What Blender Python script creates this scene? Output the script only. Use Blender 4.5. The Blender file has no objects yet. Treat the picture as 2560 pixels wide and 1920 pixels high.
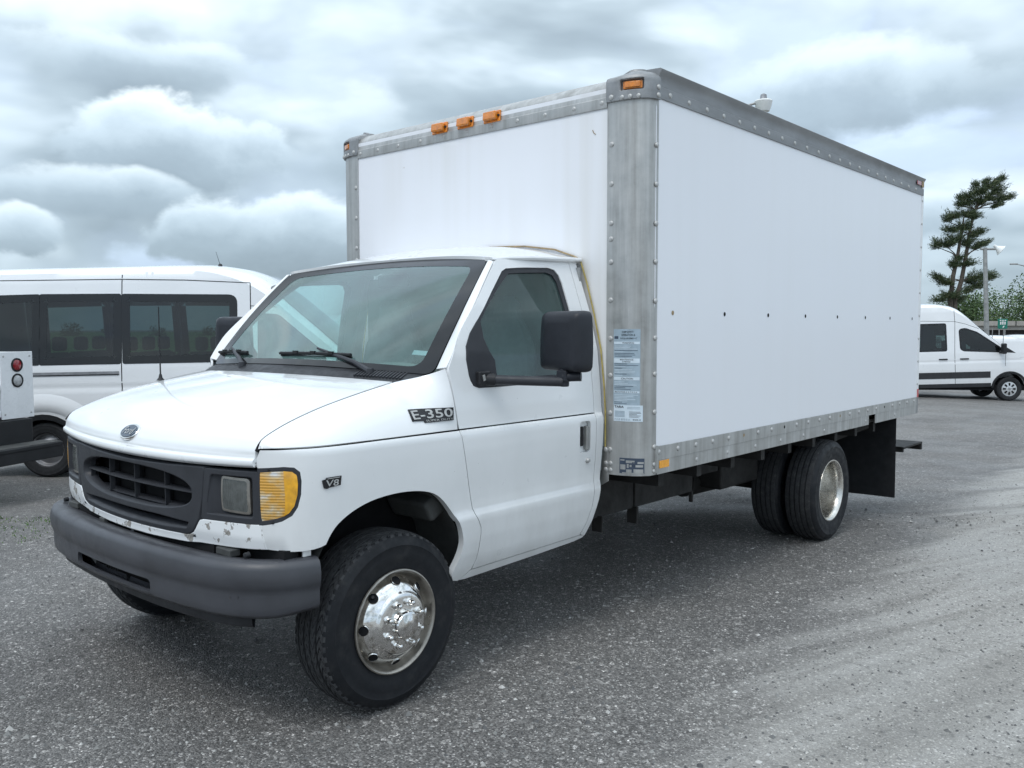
import bpy, bmesh, math, random
import numpy as np
from mathutils import Vector, Matrix
from mathutils.geometry import delaunay_2d_cdt

random.seed(7)
RNG = np.random.default_rng(11)
SC = bpy.context.scene
COL = SC.collection

# ------------------------------------------------------------------ camera
CAM = Vector((3.6095, -2.2534, 1.5427))
YAW, PITCH, ROLL = 0.7215, 0.0634, -0.0014
FW = Vector((-math.sin(YAW) * math.cos(PITCH), math.cos(YAW) * math.cos(PITCH), -math.sin(PITCH)))
RT = FW.cross(Vector((0, 0, 1))).normalized()
UP = RT.cross(FW)
RT2 = RT * math.cos(ROLL) + UP * math.sin(ROLL)
UP2 = -RT * math.sin(ROLL) + UP * math.cos(ROLL)
cd = bpy.data.cameras.new('camera')
cam = bpy.data.objects.new('camera', cd)
COL.objects.link(cam)
cd.sensor_width = 36.0
cd.lens = 30.6165
cd.clip_start = 0.05
cd.clip_end = 4000
cam.matrix_world = Matrix(((RT2.x, UP2.x, -FW.x, CAM.x), (RT2.y, UP2.y, -FW.y, CAM.y),
                           (RT2.z, UP2.z, -FW.z, CAM.z), (0, 0, 0, 1)))
SC.camera = cam
FH = Vector((FW.x, FW.y, 0)).normalized()          # level view direction
RH = Vector((RT.x, RT.y, 0)).normalized()          # level direction to the right


def spot(lat, dep, z=0.0):
    """a place given as metres to the right of and ahead of where the photographer stood"""
    return Vector((CAM.x, CAM.y, 0)) + RH * lat + FH * dep + Vector((0, 0, z))


# ------------------------------------------------------------------ sky and sun
SUN_EL, SUN_AZ = math.radians(58), math.radians(-80)   # azimuth in the xy plane, from +X
w = bpy.data.worlds.new('World')
SC.world = w
w.use_nodes = True
nt = w.node_tree
for n in list(nt.nodes):
    nt.nodes.remove(n)


def N(t, kind, **kw):
    n = t.nodes.new(kind)
    for k, v in kw.items():
        setattr(n, k, v)
    return n


def L(t, a, b):
    t.links.new(a, b)


def math_node(t, op, a, b=None, clamp=False):
    n = N(t, 'ShaderNodeMath', operation=op)
    n.use_clamp = clamp
    for i, x in enumerate((a, b)):
        if x is None:
            continue
        if isinstance(x, (int, float)):
            n.inputs[i].default_value = x
        else:
            L(t, x, n.inputs[i])
    return n.outputs[0]


def ramp(t, fac, stops, interp='LINEAR'):
    n = N(t, 'ShaderNodeValToRGB')
    n.color_ramp.interpolation = interp
    el = n.color_ramp.elements
    while len(el) < len(stops):
        el.new(0.5)
    for e, (p, c) in zip(el, stops):
        e.position = p
        e.color = c if len(c) == 4 else (*c, 1)
    L(t, fac, n.inputs[0])
    return n.outputs[0]


def mixc(t, fac, a, b, mode='MIX'):
    n = N(t, 'ShaderNodeMix', data_type='RGBA', blend_type=mode)
    for sock, x in ((n.inputs[0], fac), (n.inputs[6], a), (n.inputs[7], b)):
        if isinstance(x, (int, float)):
            sock.default_value = x
        elif isinstance(x, tuple):
            sock.default_value = x if len(x) == 4 else (*x, 1)
        else:
            L(t, x, sock)
    return n.outputs[2]


def noise(t, vec, scale, detail=4, rough=0.55, dist=0.0, lac=2.0):
    n = N(t, 'ShaderNodeTexNoise')
    n.inputs['Scale'].default_value = scale
    n.inputs['Detail'].default_value = detail
    n.inputs['Roughness'].default_value = rough
    n.inputs['Distortion'].default_value = dist
    n.inputs['Lacunarity'].default_value = lac
    if vec is not None:
        L(t, vec, n.inputs['Vector'])
    return n.outputs['Fac']


def mapping(t, vec, scale=(1, 1, 1), loc=(0, 0, 0), rot=(0, 0, 0)):
    n = N(t, 'ShaderNodeMapping')
    n.inputs['Scale'].default_value = scale
    n.inputs['Location'].default_value = loc
    n.inputs['Rotation'].default_value = rot
    L(t, vec, n.inputs['Vector'])
    return n.outputs[0]


CLOUDS = [(111.4, 13.6, 0.190, 0.062, 0.8, 0.9), (154.1, 15.2, 0.160, 0.036, 0.8, 0.8), (140.7, 11.1, 0.056, 0.080, 0.9, 0.65), (151.9, 10.6, 0.128, 0.060, 0.42, 1.0), (156.6, 7.8, 0.120, 0.034, 0.6, 0.85),
          (145.6, 5.6, 0.158, 0.058, 0.42, 1.0), (160.6, 5.4, 0.051, 0.034, 0.42, 0.95), (107.4, 6.3, 0.106, 0.032, 0.7, 0.7)]
sky = N(nt, 'ShaderNodeTexSky', sky_type='NISHITA')
sky.sun_disc = False
sky.sun_elevation = SUN_EL
sky.sun_rotation = math.radians(90) - SUN_AZ
tc = N(nt, 'ShaderNodeTexCoord')
sep = N(nt, 'ShaderNodeSeparateXYZ')
L(nt, tc.outputs['Generated'], sep.inputs[0])
zz = math_node(nt, 'MAXIMUM', sep.outputs['Z'], 0.0)
# clouds as a field over the whole dome; a second look a little higher up tells lit tops from shaded undersides
CV = mapping(nt, tc.outputs['Generated'], (1, 1, 2.3), (0.62, 1.35, 0.31))
CV2 = mapping(nt, tc.outputs['Generated'], (1, 1, 2.3), (0.62, 1.35, 0.31 + 0.075))
big_a, big_b = noise(nt, CV, 3.1, 6, 0.50, 0.15), noise(nt, CV2, 3.1, 4, 0.48, 0.15)
lit = math_node(nt, 'SUBTRACT', big_a, big_b)
cover_c = ramp(nt, big_a, [(0.43, (0, 0, 0)), (0.50, (0.75,) * 3), (0.58, (1, 1, 1))], 'EASE')
tone = math_node(nt, 'ADD', math_node(nt, 'MULTIPLY', lit, 2.6), 0.50)
thick = math_node(nt, 'MULTIPLY', math_node(nt, 'SUBTRACT', big_a, 0.5), -1.5)
tone = math_node(nt, 'ADD', tone, thick, True)
body = ramp(nt, tone, [(0.08, (0.30, 0.375, 0.425)), (0.34, (0.42, 0.515, 0.57)), (0.56, (0.64, 0.755, 0.82)), (0.78, (0.82, 0.93, 0.985)), (1.0, (0.93, 1.0, 1.02))])
veil = ramp(nt, noise(nt, mapping(nt, tc.outputs['Generated'], (1, 1, 3.0), (4, 1, 2)), 2.6, 6, 0.55), [(0.35, (0.52, 0.63, 0.80)), (0.52, (0.60, 0.73, 0.86)), (0.68, (0.80, 0.92, 0.99))])
cloud = mixc(nt, cover_c, veil, body)
# the nearer cumulus: lumps with bright crowns and soft grey bases, placed by bearing and height above the horizon (degrees)
puff = noise(nt, mapping(nt, tc.outputs['Generated'], (1, 1, 1.5), (1.7, 0.4, 2.6)), 10.5, 5, 0.55, 0.15)
puff_s = math_node(nt, 'MULTIPLY', math_node(nt, 'SUBTRACT', puff, 0.5), 2.3)


def vdot(v):
    n = N(nt, 'ShaderNodeVectorMath', operation='DOT_PRODUCT')
    L(nt, tc.outputs['Generated'], n.inputs[0])
    n.inputs[1].default_value = tuple(v)
    return n.outputs['Value']


for az, el, ru, rv, soft, gain in CLOUDS:
    a_, e_ = math.radians(az), math.radians(el)
    c_ = Vector((math.cos(a_) * math.cos(e_), math.sin(a_) * math.cos(e_), math.sin(e_)))
    r_ = c_.cross(Vector((0, 0, 1))).normalized()
    u_ = r_.cross(c_)
    fwd = math_node(nt, 'MAXIMUM', vdot(c_), 0.05)
    uu = math_node(nt, 'DIVIDE', math_node(nt, 'DIVIDE', vdot(r_), fwd), ru)
    vv = math_node(nt, 'DIVIDE', math_node(nt, 'DIVIDE', vdot(u_), fwd), rv)
    # flat base: the lower half is stretched less than the crown
    low_ = math_node(nt, 'MULTIPLY', math_node(nt, 'MINIMUM', vv, 0.0), 0.25)
    ve = math_node(nt, 'ADD', vv, low_)
    rho = math_node(nt, 'ADD', math_node(nt, 'POWER', math_node(nt, 'ABSOLUTE', uu), 2.0), math_node(nt, 'POWER', math_node(nt, 'ABSOLUTE', ve), 2.0))
    fld = math_node(nt, 'ADD', math_node(nt, 'SUBTRACT', 1.0, rho), puff_s)
    mk = N(nt, 'ShaderNodeMapRange', interpolation_type='SMOOTHSTEP')
    L(nt, fld, mk.inputs[0])
    mk.inputs[1].default_value = 0.05
    mk.inputs[2].default_value = soft
    mk.inputs[4].default_value = gain
    tn = math_node(nt, 'ADD', math_node(nt, 'MULTIPLY', vv, 0.42), 0.50)
    tn = math_node(nt, 'ADD', tn, math_node(nt, 'MULTIPLY', puff_s, -0.10))
    tn = math_node(nt, 'SUBTRACT', tn, math_node(nt, 'MULTIPLY', math_node(nt, 'MAXIMUM', fld, 0.0), 0.16), True)
    cc = ramp(nt, tn, [(0.10, (0.29, 0.365, 0.415)), (0.34, (0.39, 0.485, 0.545)), (0.54, (0.58, 0.70, 0.77)), (0.74, (0.82, 0.94, 0.99)), (0.95, (0.96, 1.04, 1.06))])
    cloud = mixc(nt, mk.outputs[0], cloud, cc)
# an overcast sky is far brighter overhead than at the horizon
lift = math_node(nt, 'ADD', math_node(nt, 'MULTIPLY', zz, 1.20), 0.83)
cloud = mixc(nt, 1.0, cloud, lift, 'MULTIPLY')
cloud = mixc(nt, 1.0, cloud, mixc(nt, math_node(nt, 'MULTIPLY', zz, 1.6, True), (0.955, 0.995, 1.05, 1), (1.035, 0.995, 0.985, 1)), 'MULTIPLY')   # bluer low down, whiter overhead
clear = mixc(nt, 1.0, sky.outputs[0], (0.11, 0.11, 0.11), 'MULTIPLY')
bg = N(nt, 'ShaderNodeBackground')
L(nt, mixc(nt, 0.93, clear, cloud), bg.inputs[0])
bg.inputs[1].default_value = 1.0
out = N(nt, 'ShaderNodeOutputWorld')
L(nt, bg.outputs[0], out.inputs[0])

sl = bpy.data.lights.new('sun', 'SUN')
sl.energy = 1.0
sl.angle = math.radians(24)
sl.color = (1.0, 0.965, 0.915)
sun = bpy.data.objects.new('sun', sl)
COL.objects.link(sun)
sd = Vector((math.cos(SUN_AZ) * math.cos(SUN_EL), math.sin(SUN_AZ) * math.cos(SUN_EL), math.sin(SUN_EL)))
sun.rotation_euler = (-sd).to_track_quat('-Z', 'Y').to_euler()
sun.location = (0, -20, 30)

SC.view_settings.view_transform = 'Standard'
SC.view_settings.look = 'None'
SC.view_settings.exposure = 0.27
SC.view_settings.gamma = 1.0
SC.view_settings.use_curve_mapping = False
SC.render.engine = 'CYCLES'
SC.cycles.use_denoising = True
SC.cycles.max_bounces = 6
SC.cycles.use_adaptive_sampling = True
SC.cycles.adaptive_threshold = 0.015
SC.cycles.transparent_max_bounces = 12
SC.cycles.caustics_reflective = False
SC.cycles.caustics_refractive = False


# ------------------------------------------------------------------ materials
def new_mat(name):
    m = bpy.data.materials.new(name)
    m.use_nodes = True
    t = m.node_tree
    return m, t, t.nodes['Principled BSDF']


def setp(b, col=None, rough=None, metal=None, coat=None, coat_r=None, spec=None):
    if col is not None:
        b.inputs['Base Color'].default_value = (*col, 1)
    if rough is not None:
        b.inputs['Roughness'].default_value = rough
    if metal is not None:
        b.inputs['Metallic'].default_value = metal
    if coat is not None:
        b.inputs['Coat Weight'].default_value = coat
    if coat_r is not None:
        b.inputs['Coat Roughness'].default_value = coat_r
    if spec is not None:
        b.inputs['Specular IOR Level'].default_value = spec


def bump(t, b, h, strength, dist=0.01):
    n = N(t, 'ShaderNodeBump')
    n.inputs['Strength'].default_value = strength
    n.inputs['Distance'].default_value = dist
    L(t, h, n.inputs['Height'])
    L(t, n.outputs[0], b.inputs['Normal'])


def obj_co(t):
    return N(t, 'ShaderNodeTexCoord').outputs['Object']


MAT = {}


def simple(name, col, rough=0.5, metal=0.0, coat=0.0, var=0.15, scale=6.0, bumps=0.0, bscale=200.0, spec=None, stretch=(1, 1, 1), rvar=0.1):
    """a plain surface with uneven tone, uneven gloss and, if asked, a fine grain"""
    m, t, b = new_mat(name)
    setp(b, col, rough, metal, coat, 0.08, spec if spec is not None else (0.28 if max(col) < 0.06 and metal < 0.3 else 0.5))
    co = obj_co(t)
    n = noise(t, mapping(t, co, stretch), scale, 6, 0.6)
    lo = tuple(c * (1 - var) for c in col)
    hi = tuple(min(1, c * (1 + var)) for c in col)
    L(t, ramp(t, n, [(0.3, lo), (0.7, hi)]), b.inputs['Base Color'])
    n2 = noise(t, mapping(t, co, stretch, (5, 5, 5)), scale * 2.3, 4, 0.6)
    r0, r1 = max(0.02, rough - rvar), min(1, rough + rvar)
    L(t, ramp(t, n2, [(0.3, (r0,) * 3), (0.7, (r1,) * 3)]), b.inputs['Roughness'])
    if bumps:
        bump(t, b, noise(t, co, bscale, 3, 0.6), bumps, 0.004)
    MAT[name] = m
    return m


# white vehicle paint: faint road film low down the body, specks, a clear coat
def paint(name, col, dirt=0.35, zlow=0.45, zhigh=0.95):
    m, t, b = new_mat(name)
    setp(b, col, 0.32, 0, 0.9, 0.045)
    co = obj_co(t)
    s = N(t, 'ShaderNodeSeparateXYZ')
    L(t, co, s.inputs[0])
    low = N(t, 'ShaderNodeMapRange')
    L(t, s.outputs['Z'], low.inputs[0])
    for i, v in zip((1, 2, 3, 4), (zlow, zhigh, 1.0, 0.0)):
        low.inputs[i].default_value = v
    film = noise(t, mapping(t, co, (3, 3, 1.4)), 2.4, 7, 0.62)
    f = math_node(t, 'MULTIPLY', math_node(t, 'MULTIPLY', low.outputs[0], film), dirt, True)
    c1 = mixc(t, f, (*col, 1), (0.30, 0.285, 0.255, 1))
    sp = ramp(t, noise(t, co, 120, 1, 0.5), [(0.80, (0, 0, 0)), (0.82, (1, 1, 1))])
    spm = math_node(t, 'MULTIPLY', sp, ramp(t, noise(t, co, 5, 2), [(0.52, (0, 0, 0)), (0.62, (0.75,) * 3)]))
    c2 = mixc(t, spm, c1, (0.13, 0.10, 0.08, 1))
    tone = ramp(t, noise(t, co, 1.6, 4), [(0.3, (0.955,) * 3), (0.7, (1, 1, 1))])
    L(t, mixc(t, 1.0, c2, tone, 'MULTIPLY'), b.inputs['Base Color'])
    rr = math_node(t, 'ADD', math_node(t, 'MULTIPLY', noise(t, co, 7, 5), 0.22), 0.20)
    L(t, rr, b.inputs['Roughness'])
    MAT[name] = m
    return m


paint('white_paint', (0.80, 0.81, 0.815), 0.60, 0.42, 1.15)
paint('van_paint', (0.80, 0.81, 0.82), 0.35, 0.2, 1.0)


def chipped():
    m, t, b = new_mat('chipped_paint')
    setp(b, (0.8, 0.81, 0.815), 0.35, 0, 0.4, 0.08)
    co = obj_co(t)
    s = N(t, 'ShaderNodeSeparateXYZ')
    L(t, co, s.inputs[0])
    a = noise(t, mapping(t, co, (1, 1, 1.15), (0.31, 0.0, 0.12)), 17, 6, 0.62)
    zone = noise(t, mapping(t, co, (1, 1, 1), (1.63, 0, 0)), 5.2, 2, 0.5)
    k = math_node(t, 'ADD', a, math_node(t, 'MULTIPLY', zone, 0.62))
    mask = ramp(t, k, [(0.905, (0, 0, 0)), (0.917, (1, 1, 1))])
    rim = ramp(t, k, [(0.885, (0, 0, 0)), (0.905, (1, 1, 1)), (0.925, (0.0,) * 3)])
    chip = ramp(t, noise(t, co, 60, 4), [(0.35, (0.20, 0.19, 0.17)), (0.65, (0.36, 0.34, 0.31))])
    c = mixc(t, mask, (0.79, 0.80, 0.805, 1), chip)
    c = mixc(t, math_node(t, 'MULTIPLY', rim, 0.7), c, (0.10, 0.065, 0.04, 1))
    L(t, c, b.inputs['Base Color'])
    L(t, ramp(t, mask, [(0, (0.33,) * 3), (1, (0.8,) * 3)]), b.inputs['Roughness'])
    L(t, ramp(t, mask, [(0, (0.4,) * 3), (1, (0.0,) * 3)]), b.inputs['Coat Weight'])
    bump(t, b, mask, -0.5, 0.002)
    MAT['chipped_paint'] = m


chipped()


def box_panel(name, stain):
    m, t, b = new_mat(name)
    setp(b, (0.79, 0.80, 0.83), 0.30, 0, 0.25, 0.15)
    co = obj_co(t)
    streak = noise(t, mapping(t, co, (9, 9, 0.30)), 1.0, 2, 0.5)
    patch = noise(t, mapping(t, co, (1, 1, 0.6), (2, 0, 1)), 1.1, 2, 0.45)
    f = math_node(t, 'MULTIPLY', ramp(t, streak, [(0.35, (0, 0, 0)), (0.80, (1, 1, 1))], 'EASE'),
                  ramp(t, patch, [(0.32, (0, 0, 0)), (0.70, (1, 1, 1))], 'EASE'))
    c = mixc(t, math_node(t, 'MULTIPLY', f, stain), (0.79, 0.80, 0.835, 1), (0.58, 0.56, 0.50, 1))
    warm = ramp(t, patch, [(0.45, (1, 1, 1)), (0.72, (0.965, 0.95, 0.915))])
    c = mixc(t, stain, c, mixc(t, 1.0, c, warm, 'MULTIPLY'))
    L(t, c, b.inputs['Base Color'])
    b.inputs['Roughness'].default_value = 0.33
    MAT[name] = m


box_panel('box_front_white', 0.55)
box_panel('box_side_white', 0.05)


def aluminium():
    m, t, b = new_mat('old_aluminium')
    setp(b, (0.42, 0.42, 0.41), 0.5, 0.75)
    co = obj_co(t)
    st = noise(t, mapping(t, co, (22, 22, 0.9)), 1.0, 6, 0.65)
    mot = noise(t, co, 9, 7, 0.7)
    k = math_node(t, 'ADD', math_node(t, 'MULTIPLY', st, 0.6), math_node(t, 'MULTIPLY', mot, 0.4))
    L(t, ramp(t, k, [(0.32, (0.29, 0.285, 0.27)), (0.5, (0.43, 0.43, 0.42)), (0.68, (0.56, 0.56, 0.55))]), b.inputs['Base Color'])
    L(t, ramp(t, mot, [(0.3, (0.38,) * 3), (0.7, (0.62,) * 3)]), b.inputs['Roughness'])
    bump(t, b, noise(t, co, 120, 4, 0.6), 0.08, 0.002)
    MAT['old_aluminium'] = m


aluminium()
simple('rail_metal', (0.25, 0.255, 0.26), 0.5, 0.45, 0, 0.16, 9, 0.08, 120, None, (1, 0.3, 1))
simple('cast_metal', (0.27, 0.275, 0.28), 0.5, 0.55, 0, 0.2, 14, 0.1, 150)
simple('rivet_metal', (0.44, 0.44, 0.43), 0.5, 0.35, 0, 0.2, 60)
simple('grey_plastic', (0.036, 0.038, 0.044), 0.46, 0, 0, 0.16, 7, 0.12, 700)
simple('bumper_plastic', (0.050, 0.052, 0.060), 0.42, 0, 0, 0.20, 5, 0.14, 600)
simple('dark_plastic', (0.022, 0.023, 0.026), 0.48, 0, 0, 0.25, 9, 0.1, 500)
simple('mirror_plastic', (0.020, 0.022, 0.028), 0.42, 0, 0, 0.2, 8, 0.12, 900)
simple('black_rubber', (0.016, 0.017, 0.019), 0.62, 0, 0, 0.3, 12, 0.15, 300)
simple('frit_black', (0.020, 0.021, 0.024), 0.12, 0, 0, 0.1, 4)
simple('cavity_black', (0.008, 0.008, 0.009), 0.9, 0, 0, 0.2, 5)
simple('chassis', (0.030, 0.029, 0.028), 0.7, 0.1, 0, 0.5, 6, 0.25, 60)
simple('liner_grey', (0.06, 0.062, 0.06), 0.7, 0, 0, 0.4, 5, 0.2, 60)
simple('seat_cloth', (0.20, 0.205, 0.21), 0.9, 0, 0, 0.15, 20, 0.2, 500)
simple('dash_grey', (0.26, 0.275, 0.275), 0.7, 0, 0, 0.1, 8)
simple('headliner', (0.30, 0.31, 0.31), 0.9, 0, 0, 0.08, 8)
simple('dish_steel', (0.62, 0.60, 0.56), 0.24, 0.95, 0, 0.22, 14)
simple('wheel_steel', (0.36, 0.335, 0.30), 0.36, 0.85, 0, 0.3, 16, 0.1, 90)
simple('yellow_seal', (0.42, 0.33, 0.10), 0.6, 0, 0, 0.25, 30)
simple('rust_seal', (0.30, 0.22, 0.12), 0.7, 0, 0, 0.35, 30)
simple('van_trim', (0.035, 0.036, 0.039), 0.5, 0, 0, 0.15, 6)
simple('white_plastic', (0.75, 0.76, 0.77), 0.4, 0, 0.1, 0.05, 8)
simple('red_reflector', (0.50, 0.03, 0.035), 0.3, 0, 0.4, 0.2, 60)
simple('amber_reflector', (0.85, 0.36, 0.02), 0.3, 0, 0.4, 0.15, 60)
simple('decal_blue', (0.36, 0.45, 0.52), 0.38, 0.15, 0.2, 0.14, 22)
simple('decal_pale', (0.62, 0.71, 0.78), 0.35, 0, 0.2, 0.06, 30)
simple('decal_navy', (0.045, 0.065, 0.10), 0.4, 0, 0.1, 0.2, 40)
simple('decal_ink', (0.05, 0.06, 0.075), 0.5, 0, 0, 0.2, 60)
simple('badge_black', (0.01, 0.01, 0.012), 0.3, 0, 0.3, 0.1, 30)
simple('emblem_blue', (0.022, 0.042, 0.075), 0.22, 0.2, 0.6, 0.1, 30)
simple('galvanised', (0.33, 0.33, 0.32), 0.5, 0.6, 0, 0.25, 7, 0.1, 50)


def chrome():
    m, t, b = new_mat('chrome')
    setp(b, (0.80, 0.80, 0.79), 0.07, 1.0)
    co = obj_co(t)
    L(t, ramp(t, noise(t, co, 26, 6, 0.65), [(0.32, (0.42, 0.39, 0.35)), (0.50, (0.78, 0.77, 0.75))]), b.inputs['Base Color'])
    L(t, ramp(t, noise(t, co, 40, 5), [(0.35, (0.04,) * 3), (0.7, (0.13,) * 3)]), b.inputs['Roughness'])
    MAT['chrome'] = m


chrome()


def rubber():
    m, t, b = new_mat('tyre_rubber')
    setp(b, (0.022, 0.024, 0.028), 0.62, spec=0.3)
    co = obj_co(t)
    n = noise(t, co, 10, 6, 0.65)
    L(t, ramp(t, n, [(0.3, (0.006, 0.0075, 0.010)), (0.55, (0.011, 0.012, 0.0145)), (0.80, (0.034, 0.034, 0.034))]), b.inputs['Base Color'])
    L(t, ramp(t, noise(t, co, 23, 4), [(0.3, (0.45,) * 3), (0.7, (0.78,) * 3)]), b.inputs['Roughness'])
    bump(t, b, noise(t, co, 220, 4, 0.6), 0.12, 0.002)
    MAT['tyre_rubber'] = m
    m, t, b = new_mat('tread_rubber')
    setp(b, (0.035, 0.036, 0.038), 0.8, spec=0.3)
    co = obj_co(t)
    n = noise(t, co, 28, 6, 0.7)
    L(t, ramp(t, n, [(0.3, (0.024, 0.025, 0.028)), (0.6, (0.050, 0.051, 0.053)), (0.8, (0.12, 0.118, 0.11))]), b.inputs['Base Color'])
    bump(t, b, noise(t, co, 300, 4, 0.7), 0.4, 0.003)
    MAT['tread_rubber'] = m


rubber()


def glass(name, tint, gloss=1.0, haze=None):
    m = bpy.data.materials.new(name)
    m.use_nodes = True
    t = m.node_tree
    for n in list(t.nodes):
        t.nodes.remove(n)
    o = N(t, 'ShaderNodeOutputMaterial')
    tr = N(t, 'ShaderNodeBsdfTransparent')
    tr.inputs[0].default_value = (*tint, 1)
    gl = N(t, 'ShaderNodeBsdfGlossy')
    gl.inputs['Roughness'].default_value = 0.015
    gl.inputs['Color'].default_value = (gloss, gloss, gloss, 1)
    fr = N(t, 'ShaderNodeFresnel')
    fr.inputs[0].default_value = 1.52
    fac = math_node(t, 'MULTIPLY', fr.outputs[0], 1.15, True)      # two faces reflect
    mx = N(t, 'ShaderNodeMixShader')
    L(t, fac, mx.inputs[0])
    L(t, tr.outputs[0], mx.inputs[1])
    L(t, gl.outputs[0], mx.inputs[2])
    last = mx.outputs[0]
    if haze:
        df = N(t, 'ShaderNodeBsdfDiffuse')
        df.inputs[0].default_value = (*haze[0], 1)
        mx2 = N(t, 'ShaderNodeMixShader')
        co = N(t, 'ShaderNodeTexCoord').outputs['Object']
        h = math_node(t, 'MULTIPLY', noise(t, co, 3, 5, 0.6), haze[1] * 2)
        L(t, h, mx2.inputs[0])
        L(t, last, mx2.inputs[1])
        L(t, df.outputs[0], mx2.inputs[2])
        last = mx2.outputs[0]
    L(t, last, o.inputs[0])
    MAT[name] = m


glass('windshield_glass', (0.66, 0.86, 0.83), 1.0, ((0.34, 0.54, 0.52), 0.19))
glass('door_glass', (0.58, 0.80, 0.77), 1.0, ((0.28, 0.46, 0.44), 0.10))
glass('van_glass', (0.22, 0.29, 0.28), 1.0)
glass('lens_clear', (0.9, 0.9, 0.9), 1.0)


def lens(name, col, rough=0.16, trans=0.35, ridges=None):
    m, t, b = new_mat(name)
    setp(b, col, rough, 0, 0.8, 0.04)
    b.inputs['Transmission Weight'].default_value = trans
    co = obj_co(t)
    L(t, ramp(t, noise(t, co, 35, 4), [(0.3, tuple(c * 0.7 for c in col)), (0.7, tuple(min(1, c * 1.15) for c in col))]), b.inputs['Base Color'])
    if ridges:
        wv = N(t, 'ShaderNodeTexWave', wave_type='BANDS', bands_direction=ridges[0])
        wv.inputs['Scale'].default_value = ridges[1]
        L(t, co, wv.inputs['Vector'])
        bump(t, b, wv.outputs['Fac'], 0.5, 0.003)
    MAT[name] = m


lens('amber_lens', (0.92, 0.43, 0.01), 0.10, 0.1)
lens('marker_amber', (0.82, 0.25, 0.008), 0.2, 0.1, ('X', 40))
lens('clear_ribbed', (0.62, 0.63, 0.64), 0.12, 0.25, ('Z', 28))


def signal_lens():
    # clear ribbed glass; reflections of an amber bulb are painted into its colour
    lens('signal_clear', (0.62, 0.63, 0.64), 0.12, 0.2, ('Z', 30))
    t = MAT['signal_clear'].node_tree
    b = t.nodes['Principled BSDF']
    co = obj_co(t)
    n = noise(t, mapping(t, co, (1, 1, 1.6), (0.2, 0.1, 0.33)), 13, 3, 0.5)
    L(t, ramp(t, n, [(0.33, (0.74, 0.74, 0.73)), (0.43, (0.70, 0.50, 0.24)), (0.55, (0.74, 0.38, 0.05))]), b.inputs['Base Color'])


signal_lens()
lens('headlamp_lens', (0.115, 0.125, 0.12), 0.18, 0.2, ('X', 30))
lens('red_lens', (0.33, 0.012, 0.022), 0.14, 0.1)


# ------------------------------------------------------------------ geometry helpers
def mark(o, label=None, cat=None, group=None, kind=None):
    for k, v in (('label', label), ('category', cat), ('group', group), ('kind', kind)):
        if v:
            o[k] = v
    return o


def empty(name, loc=(0, 0, 0), rz=0.0, label=None, cat=None, group=None):
    o = bpy.data.objects.new(name, None)
    o.empty_display_size = 0.3
    COL.objects.link(o)
    o.location = loc
    o.rotation_euler = (0, 0, rz)
    return mark(o, label, cat, group)


def link(name, me, mat, parent=None):
    o = bpy.data.objects.new(name, me)
    COL.objects.link(o)
    if mat and not me.materials:
        me.materials.append(MAT[mat] if isinstance(mat, str) else mat)
    if parent:
        o.parent = parent
    return o


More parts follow.
